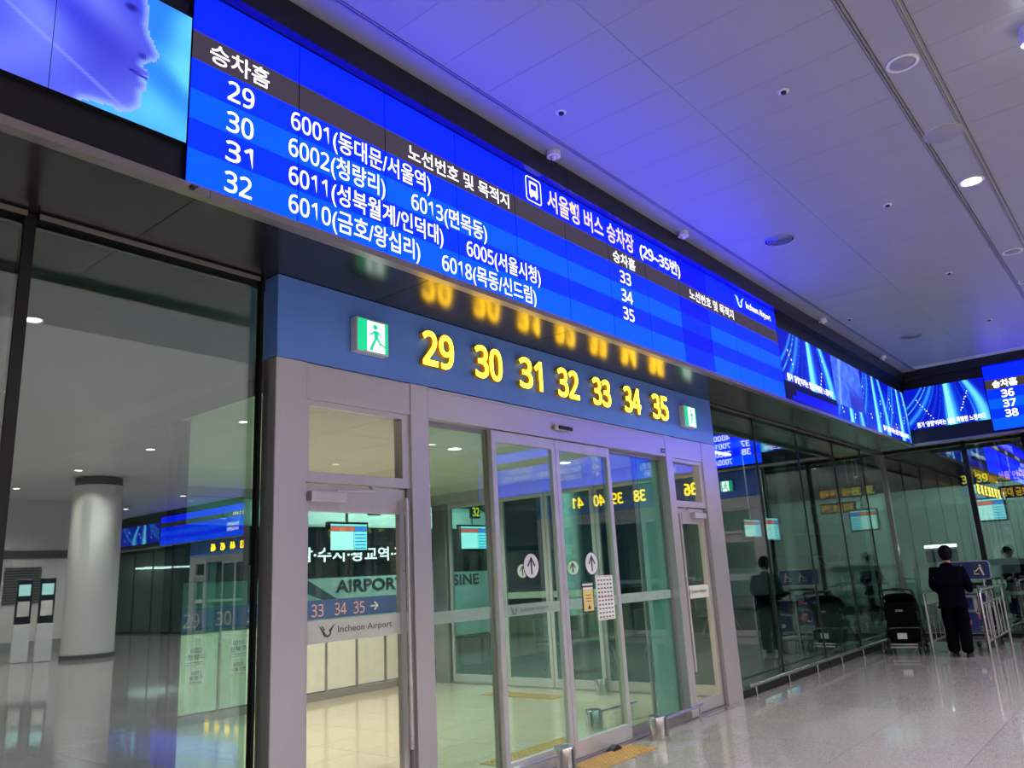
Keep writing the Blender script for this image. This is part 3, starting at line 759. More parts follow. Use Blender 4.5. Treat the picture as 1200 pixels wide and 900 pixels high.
for k, x in enumerate((2.041, 4.309, 8.592, 11.681)):
    o = empty('security_camera', (x, -0.86, CEIL))
    MB().lathe([(0.058, 0), (0.058, -0.045), (0.047, -0.045), (0.02, -0.046)], n=20).build('housing', 'white_plastic', o, smooth=True)
    MB().lathe([(0.030, -0.045), (0.028, -0.062), (0.018, -0.074), (0.004, -0.078)], n=16).build('lens_dome', 'alu', o, smooth=True)
    tag(o, 'small white dome camera on the ceiling, %s from the left along the bus boards' % ('first', 'second', 'third', 'fourth')[k], 'camera', 'dome cameras along the trim rail')
o = empty('spotlight', (3.035, -4.10, CEIL))
MB().lathe([(0.04, 0), (0.04, -0.03), (0.02, -0.035)], n=16).build('mount', 'white_plastic', o)
MB().lathe([(0.03, -0.03), (0.05, -0.06), (0.05, -0.13), (0.04, -0.135)], n=20).build('head', 'white_plastic', o, smooth=True)
MB().lathe([(0.038, -0.134), (0.034, -0.137), (0.005, -0.137)], n=16).build('lens', 'lamp_cool', o)
l = bpy.data.lights.new('bulb', 'POINT'); l.energy = 0.9; l.color = (0.85, 0.9, 1); l.shadow_soft_size = 0.04
lo = bpy.data.objects.new('bulb', l); COL.objects.link(lo); lo.parent = o; lo.location = (0, 0, -0.18)
tag(o, 'small white spotlight on the ceiling at the top right edge', 'spotlight')

# ================================================================== HALL THINGS BEHIND THE CAMERA (mirrored in the panes)
c = empty('column', (7.15, -19.2, 0))
MB().lathe([(0.66, 0.12), (0.66, 4.72)], n=48).build('shaft', 'hall_white', c, smooth=True)
MB().lathe([(0.69, 0), (0.69, 0.12), (0.66, 0.12)], n=48).build('base_ring', 'louvre_dark', c, smooth=True)
MB().lathe([(0.62, 4.72), (0.62, CEIL)], n=48).build('shadow_gap', 'louvre_dark', c, smooth=True)
tag(c, 'thick round white column standing behind the camera, mirrored in the left pane', 'column')
for k, (x, y) in enumerate(((5.75, -20.1), (6.15, -19.6))):
    o = empty('kiosk', (x, y, 0), 0.25)
    box('body', 'white_plastic', (-0.2, -0.14, 0, 0.2, 0.14, 1.0), o, 0.02)
    box('tower', 'black_plastic', (-0.19, -0.1, 1.0, 0.19, 0.08, 2.2), o, 0.02)
    box('screen', 'tv_pale', (-0.14, 0.081, 1.75, 0.14, 0.086, 2.05), o); box('panel', 'paper', (-0.14, 0.081, 1.2, 0.14, 0.086, 1.6), o)
    tag(o, ('tall black and white ticket kiosk mirrored left of the column, outer one', 'tall black and white ticket kiosk mirrored left of the column, nearer the column')[k], 'kiosk', 'ticket kiosks behind the camera')
for k, y in enumerate((-34.5, -35.5)):
    o = empty('strip_light', (11.3, y, 2.9))
    box('tube', 'lamp_cool', (-1.6+k, -0.04, 0, 1.2, 0.04, 0.08), o); box('housing', 'white_plastic', (-1.65+k, -0.06, 0.08, 1.25, 0.06, 0.14), o)
    for sx_ in (-1.2+k, 0.9): MB().tube([(sx_, 0, 0.14), (sx_, 0, 2.1)], 0.008, 6).build('hanger', 'alu', o)
    tag(o, ('white strip light in the far corridor, nearer one', 'white strip light in the far corridor, farther one')[k], 'lamp')

# ================================================================== VESTIBULE behind the doorway
VX, VY, VZ = 6.40, 5.45, 2.90
vfl = struct(MB().box(0, 0.15, -0.12, VX, VY, -0.004).build('floor_vestibule', 'joint'), 'beige granite floor of the entrance vestibule')
vm = MB().box(0.002, 0.002, -0.02, 0.798, 0.6605, 0.0).mesh('tile', 'vestibule_stone')
for i in range(8):
    for j in range(8):
        o = bpy.data.objects.new('tile', vm); COL.objects.link(o); o.parent = vfl; o.location = (i*0.8, 0.15+j*0.6625, 0)
vc = struct(MB().box(0.0, 0.152, VZ+0.01, VX, VY, VZ+0.12).build('ceiling_vestibule', 'hall_white'), 'white ceiling of the entrance vestibule')
vcm = MB().box(0.004, 0.004, 0, 0.796, 1.3205, 0.012).mesh('ceiling_panel', 'hall_white')
for i in range(8):
    for j in range(4):
        o = bpy.data.objects.new('ceiling_panel', vcm); COL.objects.link(o); o.parent = vc; o.location = (i*0.8, 0.152+j*1.3245, VZ)
for x in (1.2, 3.2, 5.2):
    for y in (1.5, 4.0):
        downlight(x, y, True, 'lit downlight in the vestibule ceiling, %s row, %s' % ('front' if y < 2 else 'back', {1.2: 'left', 3.2: 'middle', 5.2: 'right'}[x]), z=VZ, group='vestibule downlights', watts=VEST, col=(1, 0.93, 0.80), r=0.09)
# left side: glass with steel post and beam
r = struct(empty('window_left_side', (0, 0, 0)), 'glass side wall of the vestibule')
box('post', 'dark_metal', (0.0, 1.22, 0, 0.09, 1.34, 2.78), r, 0.004)
box('beam', 'steel', (0.0, 0.16, 2.78, 0.09, VY, VZ-0.001), r, 0.004)
box('sill', 'steel_side', (0.0, 0.16, 0, 0.09, VY, 0.08), r)
box('pane', 'glass_door', (0.035, 0.165, 0.081, 0.047, 1.215, 2.779), r)
box('solid_panel', 'hall_grey', (0.02, 1.341, 0.081, 0.07, VY-0.06, 2.779), r)
# back wall: frosted panels, guide band, clear glass above
r = struct(empty('window_back', (0, VY, 0)), 'back wall of the vestibule with frosted panels and blue guide band')
box('sill', 'steel_side', (0.0, -0.03, 0, VX, 0.06, 0.10), r)
box('head_rail', 'steel_side', (0, -0.03, 2.78, VX, 0.06, VZ-0.001), r)
xs = [0.05+0.565*k for k in range(12)]
xs = [2.868-0.557*k for k in range(5, 0, -1)] + [2.868, 3.42, 3.975, 4.533, 5.087, 5.64, 6.19]
for k, x in enumerate(xs): box('slim_post', 'steel_side', (x-0.018, -0.012, 0.10, x+0.018, 0.03, 0.93), r)
for a, b in zip(xs[:-1], xs[1:]): 
    p = box('frosted_panel', 'panel_frost', (a+0.02, 0.0, 0.12, b-0.02, 0.014, 1.05), r)
    if a > 3.9: text('lettering', '임 시', 'logo_grey', a+0.20, b-0.20, 0.80, 0.05, -0.004, p, 0.01)
for a, b in ((0.1, 2.1), (2.11, 4.2), (4.21, VX-0.1)): box('pane', 'glass_door', (a, 0.02, 1.055, b, 0.032, 2.779), r)
for x in (0.05, VX-0.05): box('post', 'steel_side', (x-0.05, -0.04, 0, x+0.05, 0.06, VZ-0.001), r, 0.003)
gb = empty('guide_band', (0, VY-0.002, 0))
box('band', 'guide_blue', (0.3, -0.006, 1.10, 6.3, 0.0, 1.365), gb)
for s, x in (('29', 2.36), ('30', 2.80), ('31', 3.25), ('32', 3.75), ('33', 4.27), ('34', 4.68), ('35', 5.03)):
    text('lettering', s, 'salmon', x, x+0.21, 1.135, 0.165, -0.008, gb, 0.0)
a = MB()
a.prism([(5.36, 1.215), (5.50, 1.215), (5.50, 1.235), (5.36, 1.235)], -0.010, -0.0065); a.prism([(5.44, 1.29), (5.515, 1.225), (5.44, 1.16), (5.425, 1.175), (5.485, 1.225), (5.425, 1.275)], -0.0105, -0.0068)
a.build('arrow', 'paper', gb)
tag(gb, 'blue guide band with salmon platform numbers and white arrow behind the doors', 'sign')
for (x, z, w, h, t1, t2, lab) in ((2.37, 0.66, 0.36, 0.26, '6002', '청량리', 'paper notice 6002 behind the left pane, upper left of four'), (2.41, 0.44, 0.30, 0.20, '6011', '광진구', 'paper notice 6011 behind the left pane, lower left of four'),
                               (2.95, 0.70, 0.36, 0.26, '6010', '성북구', 'paper notice for seongbuk behind the left pane, upper right of four'), (2.97, 0.47, 0.34, 0.21, '6005', '서울시청', 'paper notice 6005 behind the left pane, lower right of four')):
    o = empty('notice', (x, VY-0.003, z)); box('sheet', 'paper', (0, -0.003, 0, w, 0, h), o)
    text('lettering', t1, 'navy_ink', w*0.28, w*0.72, h*0.66, h*0.2, -0.004, o, 0.02); text('lettering', t2, 'ink', w*0.18, w*0.82, h*0.36, h*0.2, -0.004, o, 0.02)
    box('fine_print', 'ink', (w*0.2, -0.0042, h*0.2, w*0.8, -0.0035, h*0.23), o); box('fine_print', 'ink', (w*0.15, -0.0042, h*0.1, w*0.85, -0.0035, h*0.12), o)
    tag(o, lab, 'notice', 'route notices on the frosted wall')
# right side: outer sliding doors towards the bus platform
dn[0] += 1
r = struct(empty('door_%d' % dn[0], (VX, 0, 0)), 'outer glass sliding doors of the vestibule')
box('post', 'steel_side', (-0.02, 4.82, 0, 0.10, 5.10, 2.74), r, 0.003)
box('head_beam', 'alu', (-0.02, 0.16, 2.74, 0.1, VY-0.1, VZ-0.001), r, 0.003)
box('sill', 'steel_side', (0.0, 0.16, 0, 0.08, VY-0.1, 0.02), r)
for (a, b, xo) in ((4.80, 3.66, 0.05), (3.64, 2.80, 0.0), (2.79, 1.94, 0.0), (1.95, 0.22, 0.05)):
    t = MB(); q = 0.055
    t.box(xo, a, 0.02, xo+0.045, a-q, 2.74); t.box(xo, b, 0.02, xo+0.045, b+q, 2.74)
    t.box(xo, a-q, 0.02, xo+0.045, b+q, 0.13); t.box(xo, a-q, 2.66, xo+0.045, b+q, 2.74)
    f = t.build('sliding_door' if xo == 0 else 'side_window', 'alu', r, bevel=0.002)
    box('pane', 'glass_door', (xo+0.016, a-q-0.001, 0.131, xo+0.028, b+q+0.001, 2.659), f)
    if xo == 0:
        box('frost_band', 'frost', (xo+0.010, a-q-0.002, 1.225, xo+0.015, b+q+0.002, 1.315), f)

# arrow stickers on the glass
def arrow_sticker(loc, rz, label, rr=0.108):
    o = empty('arrow_sticker', loc, rz)
    n = 28; ring = [(rr*math.cos(2*PI*k/n), rr*math.sin(2*PI*k/n)) for k in range(n)]
    MB().prism(ring, -0.002, 0).build('rim', 'navy_ink', o)
    MB().prism([(a*0.92, b*0.92) for a, b in ring], -0.0035, -0.002).build('disc', 'paper', o)
    g = MB(); s = rr/0.1
    g.prism([(-0.009*s, -0.065*s), (0.009*s, -0.065*s), (0.009*s, 0.05*s), (-0.009*s, 0.05*s)], -0.005, -0.0036)
    g.prism([(0, 0.075*s), (0.052*s, 0.0), (0.040*s, -0.008*s), (0, 0.05*s), (-0.040*s, -0.008*s), (-0.052*s, 0.0)], -0.0055, -0.0038)
    g.build('arrow', 'navy_ink', o)
    tag(o, label, 'sticker', 'round arrow stickers')
arrow_sticker((2.562, 0.046, 1.62), 0, 'round white sticker with navy arrow on the left sliding door')
arrow_sticker((3.475, 0.046, 1.62), 0, 'round white sticker with navy arrow on the right sliding door above the posters')
arrow_sticker((VX+0.015, 3.27, 1.615), -PI/2, 'smaller arrow sticker on the outer door behind the left sliding door', 0.105)
arrow_sticker((VX+0.015, 2.36, 1.615), -PI/2, 'smaller arrow sticker on the outer door behind the right sliding door', 0.105)
o = empty('poster', (3.275, 0.039, 1.185))
box('sheet', 'ink', (0, -0.003, 0, 0.185, 0, 0.272), o); box('body', 'yellow_paper', (0.014, -0.0045, 0.012, 0.171, -0.0031, 0.20), o)
box('heading', 'paper', (0.014, -0.0045, 0.202, 0.171, -0.0031, 0.222), o); box('title', 'paper', (0.01, -0.0045, 0.238, 0.175, -0.0031, 0.256), o)
for z in (0.15, 0.12, 0.095): box('fine_print', 'ink', (0.05, -0.0055, z, 0.135, -0.0046, z+0.006), o)
g = MB().prism([(0.07, 0.03), (0.125, 0.03), (0.11, 0.05), (0.1, 0.075), (0.085, 0.05)], -0.0055, -0.0046).build('pictogram', 'navy_ink', o)
tag(o, 'yellow notice with dark border on the right sliding door', 'poster')
o = empty('poster', (3.515, 0.039, 1.10))
box('sheet', 'paper', (0, -0.003, 0, 0.285, 0, 0.405), o)
for k in range(10):
    for c_ in range(5):
        box('fine_print', 'logo_grey', (0.02+c_*0.052, -0.0040, 0.022+k*0.037, 0.02+c_*0.052+0.03, -0.0031, 0.036+k*0.037), o)
for z in (0.012, 0.203, 0.392): box('red_line', 'red_ink', (0.01, -0.0042, z, 0.275, -0.0031, z+0.004), o)
tag(o, 'white timetable sheet with small print grid on the right sliding door', 'poster')
o = empty('motion_sensor', (2.95, -0.004, 2.835)); box('housing', 'alu', (0, -0.03, 0, 0.25, 0.0, 0.05), o, 0.008); box('lens', 'black_plastic', (0.04, -0.045, 0.004, 0.25, -0.028, 0.04), o, 0.006)
tag(o, 'small black motion sensor above the sliding doors', 'sensor')
o = empty('door_plate', (4.95, 0.002, 2.79)); box('plate', 'guide_blue', (0, -0.006, 0, 0.075, 0, 0.05), o); box('fine_print', 'paper', (0.01, -0.007, 0.02, 0.065, -0.006, 0.026), o)
tag(o, 'tiny blue plate on the steel beam at the right end of the sliding doors', 'plate')

# ================================================================== FLOOR THINGS
def guard(x, y, label, bar=None):
    o = empty('door_guard', (x, y, 0))
    MB().lathe([(0.085, 0.0), (0.085, 0.19), (0.078, 0.20), (0.01, 0.20)], n=28).build('drum', 'chrome', o, smooth=True)
    MB().box(-0.012, -0.10, 0.03, 0.012, -0.086, 0.19).build('seam', 'steel_side', o)
    if bar:
        x1, y1 = bar
        b = MB(); b.tube([(0.06, 0.03, 0.15), (x1-x, y1-y, 0.15)], 0.016, 10)
        b.build('bar', 'chrome', o, smooth=True)
        MB().tube([(x1-x-0.1, y1-y, 0.0), (x1-x-0.1, y1-y, 0.15)], 0.011, 8).build('bar_leg', 'chrome', o, smooth=True)
    tag(o, label, 'door guard', 'stainless door guards')
guard(4.07, -0.16, 'stainless drum door guard with low bar right of the tactile paving', (5.08, -0.13))
guard(2.62, -0.14, 'stainless drum door guard at the bottom edge before the left sliding door', (1.75, -0.13))
guard(4.15, 0.62, 'stainless drum door guard inside the vestibule behind the right sliding door', (4.95, 0.60))
guard(6.15, 1.85, 'stainless drum door guard inside the vestibule by the outer doors')
def bump_rail(x0, x1, y, label, n):
    o = empty('bump_rail', (x0, y, 0))
    MB().tube([(0, 0, 0.155), (x1-x0, 0, 0.155)], 0.019, 12).build('rail', 'chrome', o, smooth=True)
    for k in range(n):
        px = 0.12+(x1-x0-0.24)*k/(n-1)
        b = MB(); b.tube([(px, 0, 0), (px, 0, 0.15)], 0.011, 8); b.lathe([(0.03, 0), (0.03, 0.008), (0.02, 0.01)], (px, 0, 0), 12); b.build('leg', 'chrome', o, smooth=True)
    tag(o, label, 'rail')
bump_rail(6.45, 14.0, -0.06, 'low stainless bump rail along the right glass panes', 8)
o = MB().prism([(0, 0), (0.16, 0), (0.13, 0.03), (0.08, 0.05), (0.03, 0.03)], -0.03, 0.03).build('door_stop', 'rubber', loc=(3.40, -0.05, 0.001))
tag(o, 'small dark rubber door stop on the floor by the sliding door', 'door stop')
def tactile(x, y, nx, ny, label, t=0.30, rz=0.0):
    o = empty('tactile_paving', (x, y, 0), rz)
    b = MB().box(0.002, 0.002, 0, t-0.002, t-0.002, 0.006)
    for i in range(6):
        for j in range(6): b.lathe([(0.017, 0.006), (0.012, 0.011), (0.004, 0.012)], ((i+0.5)*t/6, (j+0.5)*t/6, 0), 8)
    me = b.mesh('tile', 'tactile')
    for i in range(nx):
        for j in range(ny):
            q = bpy.data.objects.new('tile', me); COL.objects.link(q); q.parent = o; q.location = (i*t, j*t, 0.0005)
    tag(o, label, 'tactile paving')
tactile(2.82, -0.34, 3, 1, 'orange studded paving strip in front of the sliding doors')
tactile(2.55, 0.42, 4, 1, 'orange studded paving strip inside, behind the sliding doors')
tactile(5.62, 2.25, 1, 4, 'orange studded paving strip inside, before the outer doors')
o = box('floor_plate', 'chrome', (5.25, -0.09, 0.0005, 5.93, -0.004, 0.006)); tag(o, 'narrow polished metal strip on the floor at the right steel door', 'plate')

# ---- stroller (handle towards the camera)
def wheel(parent, c, r, w, name='wheel'):
    x, y, z = c
    b = MB()
    prof = [(r*0.82, -w/2), (r*0.95, -w/2), (r, -w/4), (r, w/4), (r*0.95, w/2), (r*0.82, w/2)]
    n = 20; vs = []; fs = []
    for (q, t) in prof:
        for k in range(n): vs.append((x+q*math.cos(2*PI*k/n), y+t, z+q*math.sin(2*PI*k/n)))
    m_ = len(prof)
    for i in range(m_):
        for k in range(n): fs.append((i*n+k, i*n+(k+1) % n, ((i+1) % m_)*n+(k+1) % n, ((i+1) % m_)*n+k))
    b.add(vs, fs)
    o = b.build(name, 'rubber', parent, smooth=True)
    h = MB()
    for k in range(5):
        a = 2*PI*k/5; h.tube([(x, y, z), (x+r*0.84*math.cos(a), y, z+r*0.84*math.sin(a))], 0.007, 6)
    h.tube([(x, y-w*0.6, z), (x, y+w*0.6, z)], r*0.18, 10); h.build('hub', 'grey_plastic', o, smooth=True)
    return o
S = empty('stroller', (11.60, -0.50, 0), 0.12)
for s in (-1, 1):
    for dx in (-0.26, 0.42):
        for e in ((-1, 1) if dx < 0 else (0,)): wheel(S, (dx, s*0.25+e*0.035, 0.095), 0.095, 0.03)
    b = MB(); b.tube([(0.42, s*0.24, 0.11), (0.20, s*0.25, 0.38), (-0.12, s*0.25, 0.70), (-0.30, s*0.25, 0.93)], 0.013, 10)
    b.tube([(-0.26, s*0.24, 0.11), (-0.08, s*0.25, 0.36), (0.12, s*0.25, 0.58)], 0.013, 10)
    b.build('side_frame', 'black_plastic', S, smooth=True)
b = MB(); b.tube([(-0.30, -0.25, 0.93), (-0.36, -0.235, 0.985), (-0.37, -0.16, 1.005), (-0.37, 0, 1.01), (-0.37, 0.16, 1.005), (-0.36, 0.235, 0.985), (-0.30, 0.25, 0.93)], 0.018, 10)
hb = b.build('handle_bar', 'black_plastic', S, smooth=True)
MB().tube([(-0.37, -0.05, 1.01), (-0.37, 0.05, 1.01)], 0.026, 10).build('grip', 'rubber', hb, smooth=True)
def loft(rings, name, m, parent, closed_caps=True):
    n = len(rings[0]); b = MB(); vs = [p for rg in rings for p in rg]; fs = []
    for i in range(len(rings)-1):
        for k in range(n): fs.append((i*n+k, i*n+(k+1) % n, (i+1)*n+(k+1) % n, (i+1)*n+k))
    fs += [tuple(range(n)), tuple((len(rings)-1)*n+k for k in range(n-1, -1, -1))]
    b.add(vs, fs); return b.build(name, m, parent, smooth=True)
def rrect(cx, cy, z, hx, hy, r=0.35, n=20, dx=0.0):
    P = []
    for k in range(n):
        a = 2*PI*k/n; c_, s_ = math.cos(a), math.sin(a)
        P.append((cx+hx*math.copysign(abs(c_)**r, c_), cy+hy*math.copysign(abs(s_)**r, s_), z))
    return P
loft([rrect(-0.02, 0, 0.40, 0.09, 0.22), rrect(-0.06, 0, 0.58, 0.08, 0.235), rrect(-0.12, 0, 0.74, 0.06, 0.235), rrect(-0.15, 0, 0.80, 0.05, 0.22)], 'backrest', 'black_cloth', S)
loft([rrect(0.14, 0, 0.40, 0.20, 0.21), rrect(0.16, 0, 0.47, 0.22, 0.22), rrect(0.16, 0, 0.50, 0.20, 0.20)], 'seat', 'black_cloth', S)
cv = []
for i in range(9):
    a = -0.5+i*0.24
    x = -0.04+0.30*math.sin(a)-0.06; z = 0.68+0.24*math.cos(a)
    cv.append([(x+0.03*math.cos(2*PI*k/16)*math.sin(a)*0.4, 0.24*math.copysign(abs(math.cos(2*PI*k/16))**0.6, math.cos(2*PI*k/16)), z+0.02*math.sin(2*PI*k/16)-0.05*abs(math.cos(2*PI*k/16))**3) for k in range(16)])
loft(cv, 'canopy', 'navy_cloth', S)
loft([rrect(0.0, 0, 0.15, 0.20, 0.20), rrect(-0.02, 0, 0.25, 0.24, 0.225), rrect(-0.03, 0, 0.36, 0.25, 0.23)], 'basket', 'black_cloth', S)
for z, x in ((0.105, -0.27), (0.15, -0.26)): MB().tube([(x, -0.22, z), (x, 0.22, z)], 0.012, 8).build('axle', 'alu', S, smooth=True)
MB().box(-0.29, -0.06, 0.235, -0.282, 0.08, 0.325).build('tag', 'paper', S)
MB().box(-0.232, -0.05, 0.655, -0.225, 0.06, 0.685).build('badge', 'lip', S)
for s in (-1, 1): MB().tube([(-0.20, s*0.255, 0.52), (-0.20, s*0.255, 0.66)], 0.03, 8).build('fold_joint', 'black_plastic', S, smooth=True)
tag(S, 'folded black baby stroller with white tag standing by the glass wall', 'stroller')

# ---- trolley corral: two tubular fences
def fence(x, y, L, label, rz=0.0, H=0.95):
    o = empty('corral_fence', (x, y, 0), rz)
    MB().tube([(0, 0, 0), (0, 0, H-0.07), (0.025, 0, H-0.02), (0.08, 0, H), (L-0.08, 0, H), (L-0.025, 0, H-0.02), (L, 0, H-0.07), (L, 0, 0)], 0.024, 12).build('hoop', 'chrome', o, smooth=True)
    for z in (0.75, 0.20): MB().tube([(0.02, 0, z), (L-0.02, 0, z)], 0.017, 10).build('rail', 'chrome', o, smooth=True)
    n = int(L/0.28)
    for k in range(1, n): MB().tube([(L*k/n, 0, 0.20), (L*k/n, 0, 0.75)], 0.011, 8).build('bar', 'chrome', o, smooth=True)
    tag(o, label, 'fence')
fence(11.3, -0.95, 1.9, 'stainless trolley corral fence between the stroller and the person')
fence(11.36, -1.72, 1.9, 'stainless trolley corral fence right of the person')
# board with pictograms over the corral
o = empty('trolley_sign', (12.66, -1.36, 0), -PI/2)
for s in (-0.30, 0.22): MB().tube([(s, 0.02, 0), (s, 0.02, 1.1)], 0.018, 10).build('pole', 'chrome', o, smooth=True)
def rr2(x0, z0, x1, z1, r):
    P = []
    for cx, cz, a in ((x1-r, z1-r, 0), (x0+r, z1-r, 90), (x0+r, z0+r, 180), (x1-r, z0+r, 270)):
        for i in range(5): P.append((cx+r*math.cos(math.radians(a+i*22.5)), cz+r*math.sin(math.radians(a+i*22.5))))
    return P
MB().prism(rr2(-0.42, 1.075, 0.36, 1.385, 0.05), -0.012, 0.012).build('rim', 'alu', o)
MB().prism(rr2(-0.405, 1.09, 0.345, 1.37, 0.04), -0.016, -0.0125).build('board', 'board_blue', o)
for x in (-0.19, 0.09):
    box('pictogram_field', 'ink', (x, -0.018, 1.125, x+0.20, -0.0165, 1.335), o)
    g = MB(); hx, hz = x+0.125, 1.305
    g.prism([(hx+0.016*math.cos(k*PI/5), hz+0.016*math.sin(k*PI/5)) for k in range(10)], -0.020, -0.0185)
    for pl in ([(hx-0.02, hz-0.025), (hx+0.012, hz-0.02), (hx+0.03, hz-0.09), (hx+0.0, hz-0.09)], [(hx+0.0, hz-0.09), (hx+0.03, hz-0.09), (hx+0.045, hz-0.165), (hx+0.025, hz-0.165)],
               [(hx-0.02, hz-0.03), (hx-0.012, hz-0.045), (hx-0.075, hz-0.10), (hx-0.085, hz-0.09)], [(hx-0.10, hz-0.13), (hx-0.03, hz-0.13), (hx-0.03, hz-0.145), (hx-0.10, hz-0.145)], [(hx-0.10, hz-0.08), (hx-0.09, hz-0.08), (hx-0.09, hz-0.14), (hx-0.10, hz-0.14)]):
        g.prism(pl, -0.020, -0.0185)
    g.build('pictogram', 'paper', o)
tag(o, 'blue pictogram board with rounded corners over the luggage trolleys', 'sign')
# luggage trolleys
def trolley(loc, rz, label):
    o = empty('luggage_trolley', loc, rz)
    for s in (-1, 1):
        MB().tube([(0.85, s*0.16, 0.16), (0.1, s*0.27, 0.18), (0.0, s*0.27, 0.22), (-0.06, s*0.27, 0.6), (-0.12, s*0.27, 0.95), (-0.16, s*0.27, 1.0)], 0.017, 10).build('side_tube', 'chrome', o, smooth=True)
        wheel(o, (0.08, s*0.27, 0.085), 0.085, 0.035)
    wheel(o, (0.80, 0, 0.075), 0.075, 0.04)
    MB().tube([(-0.16, -0.29, 1.0), (-0.16, 0.29, 1.0)], 0.024, 12).build('handle_bar', 'rubber', o, smooth=True)
    for k in range(5):
        x = 0.15+0.15*k; w = 0.26-0.1*(x-0.1)/0.75; MB().tube([(x, -w, 0.175), (x, w, 0.175)], 0.010, 8).build('deck_bar', 'chrome', o, smooth=True)
    for z in (0.30, 0.62, 0.80): MB().tube([(-0.02-0.12*(z-0.22), -0.27, z), (-0.02-0.12*(z-0.22), 0.27, z)], 0.010, 8).build('cross_bar', 'chrome', o, smooth=True)
    p = MB().box(-0.085, -0.22, 0.33, -0.07, 0.22, 0.60).build('ad_panel', 'board_blue', o)
    for (y, z, r_, m_) in ((-0.06, 0.46, 0.065, 'pink'), (0.05, 0.42, 0.045, 'paper'), (-0.02, 0.53, 0.035, 'yellow_paper')):
        MB().prism([(y+r_*math.cos(k*PI/6), z+r_*0.8*math.sin(k*PI/6)) for k in range(12)], -0.0875, -0.0855, axis='x').build('ad_blob', m_, p)
    q = MB().box(-0.155, -0.20, 0.66, -0.14, 0.20, 0.84).build('child_seat_back', 'board_blue', o)
    for (y, z, r_, m_) in ((-0.05, 0.75, 0.055, 'pink'), (0.05, 0.74, 0.04, 'paper')):
        MB().prism([(y+r_*math.cos(k*PI/6), z+r_*0.7*math.sin(k*PI/6)) for k in range(12)], -0.1575, -0.1555, axis='x').build('ad_blob', m_, q)
    loft([rrect(0.03, 0, 0.62, 0.14, 0.22), rrect(0.03, 0, 0.70, 0.17, 0.25), rrect(0.03, 0, 0.86, 0.18, 0.26)], 'top_basket', 'grey_plastic', o)
    tag(o, label, 'trolley', 'luggage trolleys in the corral')
    return o
trolley((11.68, -1.38, 0), 0.0, 'luggage trolley with blue advert panel held by the person in dark suit')
trolley((12.98, -1.36, 0), 0.0, 'luggage trolley nested in front of the one the person holds')

# ================================================================== PERSON
def skin_mesh(name, verts, edges, radii, mat_, parent, sub=2, root=0):
    me = bpy.data.meshes.new(name); me.from_pydata(verts, edges, []); ob = bpy.data.objects.new(name, me); COL.objects.link(ob)
    sm = ob.modifiers.new('skin', 'SKIN'); sm.use_smooth_shade = True
    lay = me.skin_vertices[0] if me.skin_vertices else None
    for i, rr_ in enumerate(radii):
        sv = me.skin_vertices[0].data[i]; sv.radius = rr_ if isinstance(rr_, tuple) else (rr_, rr_); sv.use_root = (i == root)
    sb = ob.modifiers.new('sub', 'SUBSURF'); sb.levels = sub; sb.render_levels = sub
    bpy.context.view_layer.update()
    m2 = bpy.data.meshes.new_from_object(ob.evaluated_get(bpy.context.evaluated_depsgraph_get())); m2.name = name
    bpy.data.objects.remove(ob)
    m2.materials.clear(); m2.materials.append(M[mat_])
    for p in m2.polygons: p.use_smooth = True
    o = bpy.data.objects.new(name, m2); COL.objects.link(o); o.parent = parent
    return o
def chain_builder():
    V, Ed, R_ = [], [], []
    def ch(pts, start=None):
        prev = start; ids = []
        for (p, rr_) in pts:
            V.append(p); R_.append(rr_); k = len(V)-1; ids.append(k)
            if prev is not None: Ed.append((prev, k))
            prev = k
        return ids
    return V, Ed, R_, ch
